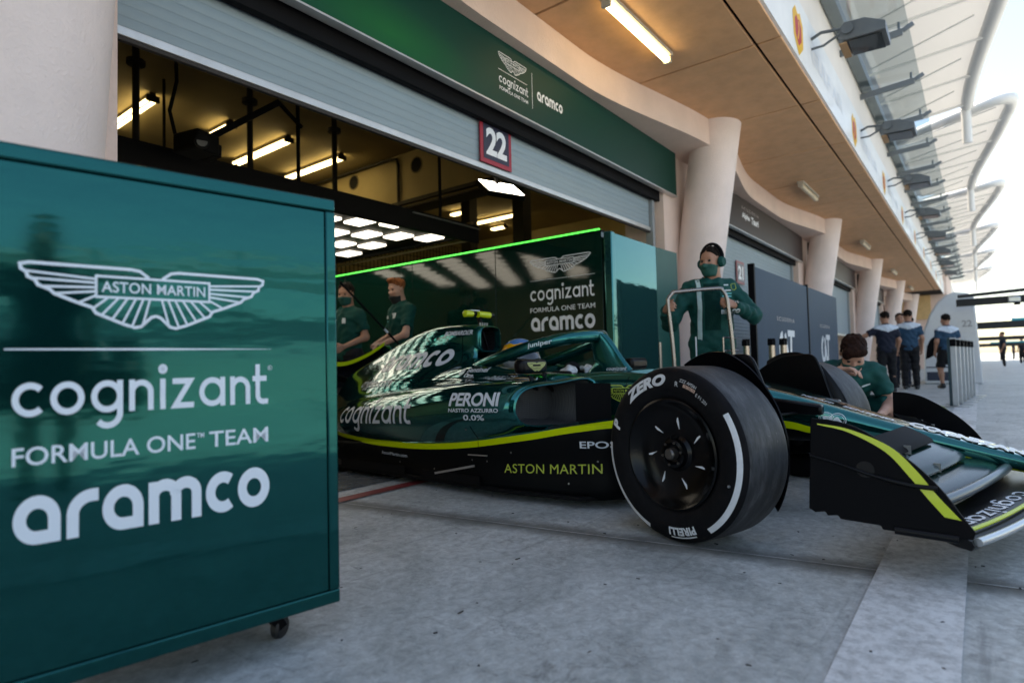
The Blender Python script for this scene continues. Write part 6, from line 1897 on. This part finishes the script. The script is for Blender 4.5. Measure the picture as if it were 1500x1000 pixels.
# overhead pit booms reaching across the lane
BOOM = M('boom black', (0.014, 0.016, 0.018), 0.45, metal=0.3)
for i, (x, y0, z, h_, cap) in enumerate(((16.8, 0.35, 2.02, 0.07, None), (17.6, 0.40, 1.93, 0.17, None), (24.0, 0.10, 1.60, 0.22, 'teal'), (33.0, 0.2, 1.35, 0.16, None), (46.0, 0.4, 1.2, 0.2, 'teal'))):
    t = thing('pit_boom', ['thin black boom reaching over the lane beside the white booth', 'thick black boom beside the white booth', 'black and cyan boom beyond the white booth', 'far thin boom across the lane', 'farthest boom across the lane'][i], 'boom', (x, y0, 0), 0, 'overhead pit booms')
    MB().bar((0, 0, z), (0, -6.0, z + (0.28 if i == 0 else 0.05)), 0.12, h_).build('beam', BOOM, t, bevel=0.01)
    if cap: MB().bar((0.0, -0.9, z+h_*0.5+0.04), (0.0, -6.0, z+h_*0.5+0.09), 0.10, 0.08).build('cyan_cap', M('cyan cap', (0.0, 0.36, 0.48), 0.4), t)
    MB().bar((0, -5.2, 0), (0, -5.2, z), 0.14, 0.14, up=(1,0,0)).build('mast', BOOM, t)
    if i == 1:
        MB().cbox((0, -1.05, z+0.0), (0.3, 0.22, 0.12)).build('gun_hanger', SILV, t, bevel=0.02)
        MB().lathe([(0.0, 0.0), (0.07, 0.0), (0.03, 0.09), (0.0, 0.1)], 12, Matrix.Translation((0, -1.1, z-0.12)) @ Matrix.Rotation(R(90), 4, 'X')).build('air_hook', BOOM, t)

# ---------------------------------------------------------------- trolley
CHROME = M('trolley tube', (0.30, 0.27, 0.25), 0.3, metal=1.0, rvar=0.08)
tr = thing('trolley', 'chrome tube trolley gripped by the crewman in ear defenders', 'trolley', (0, 0, 0))
a = Vector((4.36, 1.86, 0)); d = Vector((0.255, -0.33, 0)); e = Vector((0.62, 0.48, 0))*0.55
def tp(s, z, back=0.0): return a + d*s + e*back + Vector((0, 0, z))
pth = [tp(0.06, 0.12), tp(0.05, 0.75), tp(-0.02, 1.17), tp(-0.01, 1.22), tp(0.06, 1.258), tp(0.12, 1.268), tp(0.88, 1.288), tp(0.98, 1.272), tp(1.05, 1.22), tp(1.08, 1.12), tp(1.14, 0.75), tp(1.15, 0.12)]
MB().tube(catmull([tuple(p) for p in pth], 4), 0.015, 12).build('handle_frame', CHROME, tr, smooth=60)
for z in (0.13, 0.5):
    mb = MB(); mb.tube([tp(0.06, z), tp(1.15, z), tp(1.15, z, 1), tp(0.06, z, 1), tp(0.06, z)], 0.013, 8); mb.build('shelf_frame', CHROME, tr, smooth=40)
    mb = MB(); mb.add([tp(0.06, z), tp(1.15, z), tp(1.15, z, 1), tp(0.06, z, 1)], [(0,1,2,3)]); mb.build('shelf', CARB, tr)
MB().tube([tp(0.06, 0.12, 1), tp(0.06, 0.9, 1)], 0.013, 8).build('rear_post', CHROME, tr)
MB().tube([tp(1.15, 0.12, 1), tp(1.15, 0.9, 1)], 0.013, 8).build('rear_post', CHROME, tr)
MB().tube([tp(0.62, 0.5, .5), tp(0.62, 0.93, .5)], 0.006, 8).build('thin_rod', CWHITE, tr)
mb = MB()
mb.tube([tp(1.0, 0.5, 0.1), tp(1.0, 0.915, 0.1)], 0.007, 8); mb.tube([tp(1.0, 0.915, 0.1), tp(1.27, 0.905, 0.1)], 0.007, 8); mb.tube([tp(1.0, 0.81, 0.1), tp(1.27, 0.81, 0.1)], 0.007, 8)
mb.build('hook_rack', CHROME, tr)
for s, b in ((0.06, 0), (1.15, 0), (0.06, 1), (1.15, 1)):
    p = tp(s, 0.055, b)
    MB().lathe([(0, -.015), (.055, -.015), (.055, .015), (0, .015)], 20, Matrix.Translation(p)).build('castor', MATB, tr, smooth=40)
# ================================================================== CREW AND DRIVER
def patch(w=1.0, h=1.0): return (np.array([(0,0),(w,0),(w,h),(0,h)], float), [(0,1,2,3)], np.zeros(4))
PAT = M('cloth print', (0.55, 0.62, 0.62), 0.7)
PATC = M('cloth print cyan', (0.10, 0.42, 0.45), 0.7)
def to_local(p, loc, rz):
    v = Matrix.Rotation(-rz, 3, 'Z') @ (Vector(p)-Vector(loc))
    return np.array(v)

# crewman pushing the trolley
loc, rz = (4.98, 1.76, 0), R(122)
J = stand(1.70)
J['head'] = np.array((-.0, .065, 1.548)); J['neck'] = np.array((0, .025, 1.405)); J['chest'] = np.array((0, .03, 1.19))
J['wrL'] = to_local((4.755, 1.50, 1.165), loc, rz); J['wrR'] = to_local((4.42, 1.915, 1.135), loc, rz)
J['elL'] = to_local((5.03, 1.43, 1.09), loc, rz); J['elR'] = to_local((4.74, 2.02, 1.05), loc, rz)
hL = (to_local((4.64, 1.545, 1.20), loc, rz)-J['wrL'], np.array((.6, .2, .1)), np.array((0, .1, 1.0)), .95)
hR = (to_local((4.345, 1.86, 1.16), loc, rz)-J['wrR'], np.array((-.6, .2, .1)), np.array((0, .1, 1.0)), .95)
t, cp = person('crewman in green jacket, face mask and ear defenders pushing a chrome trolley', loc, rz, J, look=(R(-42), R(-4), 0), hair='short', hair_mat=HAIRD, shirt=TEAMG, sleeve='long', trousers=TEAMG,
               skin=SKIN2, mask=MASKG, hands={'R': hR, 'L': hL}, headset=True, h=.012, loose=.017)
cp(patch(), -.118, -.03, .032, .50, M('jacket stripe', (0.40, 0.55, 0.56), .6), name='jacket_stripe')
cp(patch(), -.02, -.01, .125, .38, M('inner polo', (0.001, 0.026, 0.022), 0.8, spec=0.1), name='jacket_opening')
cp(text2d('zant', .02), .095, .02, .085, .03, PAT)
cp(text2d('mco', .05), .095, -.055, .10, .035, PAT)
for z, w in ((.12, .07), (.095, .085), (.072, .085), (.165, .04)): cp(patch(), .10, z, w, .010, PATC if z < .1 else PAT)
cp(combine([stroke([(0, 0), (.0, 1), (.8, 1.2), (.9, 0.1), (.45, -.3)], .06, True)]), .165, .15, .045, .06, LIME, name='shoulder_badge')
cp(patch(), -.06, .14, .03, .012, PAT)

# crewman crouching at the far front wheel
loc, rz = (5.06, 0.80, 0), R(112)
J = dict(pelvis=(0.0, -.26, .36), chest=(.0, -.02, .53), neck=(.0, .10, .655), head=(-.01, .20, .765), shR=(.185, .05, .625), shL=(-.185, .05, .625),
         elR=(.29, .22, .52), elL=(-.26, .10, .40), wrR=(.12, .38, .655), wrL=(-.14, .30, .34), hipR=(.10, -.24, .34), hipL=(-.10, -.24, .34), knR=(.22, .14, .44), knL=(-.27, .16, .38), anR=(.2, -.05, .085), anL=(-.24, -.06, .085))
t, cp = person('crewman in green polo and shorts crouching over the far front wheel', loc, rz, J, look=(R(-12), R(-50), R(-5)), hair='floppy', hair_mat=HAIRB, shirt=TEAMG, trousers=TEAMG, shorts=True, mask=MASKG, h=.012,
               hands={'R': (np.array((-.6, .35, .0)), np.array((0, .3, -1)), np.array((-.2, -.6, .3)), .45)})
for cx, w in ((-.14, .04), (-.08, .05)): cp(patch(), cx, .12, w, .012, PAT)
cp(patch(), .10, .12, .06, .012, PAT)

# two mechanics inside the garage
loc, rz = (4.80, 5.38, 0), R(78)
J = stand(1.80)
J['wrR'] = np.array((.05, .30, 1.03)); J['elR'] = np.array((.24, .02, 1.13)); J['wrL'] = np.array((-.06, .33, 1.0)); J['elL'] = np.array((-.25, .10, 1.12))
J['head'] = np.array((0, .06, 1.66))
t, cp = person('ginger haired mechanic in dark green polo holding a rod behind the car', loc, rz, J, look=(R(8), R(-14), 0), hair='quiff', hair_mat=HAIRR, shirt=TEAMGD, trousers=CBLACK, mask=None, h=.013,
               hands={'R': (np.array((-.6, .5, -.35)), np.array((-.2, .3, -1)), np.array((0, .6, .3)), .7), 'L': (np.array((.4, .5, -.4)), np.array((.3, -.3, -1)), np.array((0, .5, .4)), .7)})
cp(patch(), .07, .06, .05, .06, PAT); cp(patch(), -.08, .05, .07, .035, PAT); cp(patch(), -.08, .0, .05, .012, PATC)
mesh_ = head_pieces('quiff')
mk = mesh_obj('face_mask', (mesh_[4]*1.02 + np.array((0, .0, -.045))) @ np.array(Matrix.Rotation(R(8), 3, 'Z') @ Matrix.Rotation(R(-14), 3, 'X')).T + J['head'], mesh_[5], MASKB, t)
loc, rz = (4.22, 5.62, 0), R(95)
J = stand(1.70)
J['wrR'] = np.array((.20, .22, .96)); J['wrL'] = np.array((-.2, .25, .98))
t, cp = person('dark haired mechanic in a mask standing beside the ginger one', loc, rz, J, look=(R(18), R(-12), 0), hair='short', hair_mat=HAIRD, shirt=TEAMGD, trousers=CBLACK, mask=MASKG, skin=SKIN2, h=.013)
cp(patch(), .08, .06, .04, .06, PAT); cp(patch(), -.07, .06, .07, .035, PAT)
rod = thing('long_rod', 'long thin black rod held by the ginger haired mechanic', 'rod', (0, 0, 0))
MB().cyl((4.42, 5.0, 0.99), (3.62, 4.95, 1.60), 0.011, 10).build('shaft', MATB, rod, smooth=50)
MB().cyl((4.25, 4.99, 1.12), (4.20, 4.987, 1.158), 0.013, 10).build('sleeve', CWHITE, rod, smooth=50)

# group in navy and pale blue farther down the lane
def lane_person(lab, loc, rz, H, shirt, yoke, trous, shorts=False, pose=None, skin=SKIN2, look=(0,0,0), hs=False):
    J = stand(H)
    if pose: J.update({k: np.array(v) for k, v in pose.items()})
    return person(lab, loc, rz, J, look=look, hair='short', hair_mat=HAIRD, shirt=shirt, trousers=trous, shorts=shorts, skin=skin, yoke=yoke, h=.019, headset=hs, group='crew in navy and pale blue down the lane')
GRP = [('crew member in navy with pale sleeves, back turned, arm on hip', (14.3, 1.50, 0), R(-65), 1.62, CNAVY, CLIGHT, CBLACK, False, {'elL': (-.38, .03, 1.15), 'wrL': (-.58, .12, 1.10)}),
       ('taller crew member in navy and pale blue, second in the group', (15.45, 1.20, 0), R(-80), 1.70, CBLUE, CLIGHT, CBLACK, False, None),
       ('crew member facing the group, half hidden behind the taller one', (16.2, 1.42, 0), R(100), 1.68, CLIGHT, None, CNAVY, False, None),
       ('crew member in white shirt with hand on hip at the edge of the group', (16.7, 1.27, 0), R(60), 1.62, CLIGHT, None, CNAVY, False, {'elR': (.40, -.05, 1.15), 'wrR': (.18, .1, .98)}),
       ('crew member in pale sleeves and black shorts walking by the white booth', (15.9, 0.55, 0), R(-60), 1.58, CBLUE, CLIGHT, CBLACK, True, {'knL': (-.10, .12, .44), 'anL': (-.1, .05, .085), 'knR': (.1, -.02, .44), 'anR': (.1, -.18, .10)})]
for lab, loc, rz, H, s_, yk, tr_, sh_, pose in GRP:
    tt, cp = lane_person(lab, loc, rz, H, s_, yk, tr_, sh_, pose, hs=False)
    cp(text2d('HONDA', .03), 0, .12, .16, .025, PAT, back=True)
# onlooker with camera pouch standing on the lane to the left of the photographer; seen mirrored in the cabinet
J = stand(1.74); J['wrL'] = np.array((-.55, .12, 1.25)); J['elL'] = np.array((-.42, .05, 1.22))
person('onlooker in dark shirt and shorts mirrored in the cabinet front', (0.10, -1.9, 0), R(10), J, hair='short', shirt=CNAVY, trousers=CBLACK, shorts=True, skin=SKIN2, h=.02)
# far figures at the end of the lane
far0 = None
for i in range(5):
    x = 38 + 9.5*i; y = -0.9 - 0.55*((i*7) % 5)
    J = stand(1.75)
    lab = ['nearest of the tiny dark figures far down the pit lane', 'second tiny dark figure far down the lane', 'third tiny dark figure far down the lane', 'fourth tiny dark figure far down the lane', 'farthest tiny dark figure at the end of the lane'][i]
    if far0 is None:
        far0, _ = person(lab, (x, y, 0), R(40*i), J, shirt=CNAVY, trousers=CBLACK, h=.04, shoes=False, skin=SKIN2, group='tiny figures at the end of the lane')
    else:
        c = copy_tree(far0); c['label'] = lab; c.location = (x, y, 0); c.rotation_euler = (0, 0, R(47*i)); c.scale = (1, 1, 0.95+0.02*(i % 4))

# driver: helmet, shoulders and gloves inside the tub
drv = thing('person', 'racing driver in a white helmet sitting in the green car', 'person', (3.354, 0.991, 0), R(-92))
HELM = bpy.data.materials.new('helmet paint'); HELM.use_nodes = True
_nt = HELM.node_tree; _p = _nt.nodes['Principled BSDF']; _tc = nd(_nt, 'ShaderNodeTexCoord'); _sp = nd(_nt, 'ShaderNodeSeparateXYZ'); _nt.links.new(_tc.outputs['Object'], _sp.inputs[0])
_w = nd(_nt, 'ShaderNodeTexNoise', Scale=9.0, Detail=1.0); _nt.links.new(_tc.outputs['Object'], _w.inputs['Vector'])
_ad = nd(_nt, 'ShaderNodeMath', operation='MULTIPLY_ADD'); _nt.links.new(_w.outputs[0], _ad.inputs[0]); _ad.inputs[1].default_value = 0.06; _nt.links.new(_sp.outputs[2], _ad.inputs[2])
_mr = nd(_nt, 'ShaderNodeMapRange'); _mr.inputs['From Min'].default_value = 0.72; _mr.inputs['From Max'].default_value = 0.97; _nt.links.new(_ad.outputs[0], _mr.inputs[0])
_r = ramp(_nt, [(0.0, (0.62, 0.64, 0.66)), (0.58, (0.66, 0.68, 0.70)), (0.62, (0.75, 0.34, 0.01)), (0.78, (0.78, 0.42, 0.02)), (0.80, (0.05, 0.20, 0.5)), (0.9, (0.6, 0.62, 0.66))], 'CONSTANT')
_nt.links.new(_mr.outputs[0], _r.inputs[0]); _nt.links.new(_r.outputs[0], _p.inputs['Base Color']); _p.inputs['Roughness'].default_value = 0.2; _p.inputs['Coat Weight'].default_value = 0.6
def torso_d(P):
    return blend([s_ell(P, (-1.68, 0, .50), (.14, .22, .22)), s_cone(P, (-1.62, .2, .56), (-1.35, .26, .52), .06, .05), s_cone(P, (-1.62, -.2, .56), (-1.35, -.26, .52), .06, .05), s_cone(P, (-1.35, .26, .52), (-1.14, .12, .62), .05, .04), s_cone(P, (-1.35, -.26, .52), (-1.14, -.14, .66), .05, .04), s_cone(P, (-1.62, 0, .6), (-1.6, 0, .76), .07, .06)], .05)
v_, f_ = surf_nets(torso_d, (-1.95, -.45, .2), (-1.0, .45, .85), .016)
mesh_obj('body', v_, f_, TEAMG, drv)
def helm(P):
    d = blend([s_ell(P, (-1.60, 0, .805), (.142, .122, .125)), s_ell(P, (-1.53, 0, .755), (.10, .10, .07))], .04)
    return d
v_, f_ = surf_nets(helm, (-1.8, -.16, .65), (-1.38, .16, .96), .011)
mesh_obj('helmet', v_, f_, HELM, drv)
v_, f_ = surf_nets(lambda P: np.maximum(helm(P)-.003, np.maximum(np.abs(P[:, 2]-.80)-.036, -(P[:, 0]+1.60))), (-1.8, -.17, .65), (-1.37, .17, .97), .011)
mesh_obj('visor', v_, f_, M('visor', (0.01, 0.012, 0.015), 0.06, coat=1.0), drv)
MARB = M('glove marbled', (0.55, 0.57, 0.58), 0.5, var=0.5, vscale=26)
for s in (-1, 1):
    pr = hand_prims((-1.16, s*.13, .665), (.9, -.0, .5), (.1, -s*.6, -.6), (0, -s*1, .6), .9)
    def hf_(P):
        d = s_cone(P, *pr[0])
        for q in pr[1:]: d = smin(d, s_cone(P, q[0], q[1], q[2]+.004, q[3]+.004), .012)
        return d
    lo, hi = bounds(pr, .02)
    v_, f_ = surf_nets(hf_, lo, hi, .007); mesh_obj('glove', v_, f_, MARB, drv)

# ---------------------------------------------------------------- the other side of the lane (mirrored in the glossy panels)
pw = thing('pit_wall', 'low concrete pit wall with fence on the far side of the lane', 'wall', (0, -13, 0))
MB().box((-60, -0.3, 0), (120, 0, 1.1)).build('parapet', M('pit wall concrete', (0.55, 0.56, 0.56), 0.7, var=0.1), pw)
mb = MB()
for i in range(60): mb.bar((-60+3*i, -0.2, 1.1), (-60+3*i, -0.2, 3.6), 0.08, 0.08)
for z in (1.6, 2.6, 3.6): mb.bar((-60, -0.2, z), (120, -0.2, z), 0.03, 0.03)
mb.build('fence', STEEL, pw)['kind'] = 'stuff'
for i, (x, lab) in enumerate(((-2.5, 'canopied pit wall stand opposite the cabinet'), (9.5, 'canopied pit wall stand farther up the lane'))):
    t = thing('pit_stand', lab, 'stand', (x, -11.6, 0), 0, 'pit wall stands')
    MB().box((0, -0.6, 0), (3.4, 0.6, 0.9)).build('desk', CARB, t, bevel=0.02)
    for xx in (0.1, 3.3): MB().bar((xx, 0, 0.9), (xx, 0, 2.6), 0.08, 0.08, up=(1,0,0)).build('upright', BOOM, t)
    MB().box((-0.2, -0.8, 2.6), (3.6, 0.8, 2.72)).build('canopy', TEALM, t, bevel=0.02)
    for k in range(5): MB().box((0.3+0.62*k, -0.1, 1.0), (0.8+0.62*k, -0.05, 1.4)).build('monitor', BLK, t)
gs = thing('grandstand', 'long pale grandstand across the track', 'grandstand', (0, -55, 0))
mb = MB()
for i in range(10): mb.box((-70, -8-0.9*i, 0), (110, -8-0.9*i+0.9, 2.0+0.55*i))
mb.build('terraces', M('terrace', (0.42, 0.44, 0.46), 0.8, var=0.3, vscale=3), gs)
MB().box((-70, -18, 11), (110, -6, 11.4)).build('roof', WHITEW, gs)
for i in range(10): MB().bar((-65+19*i, -17, 0), (-65+19*i, -17, 11), 0.4, 0.4, up=(1,0,0)).build('roof_post', WSTEEL, gs)
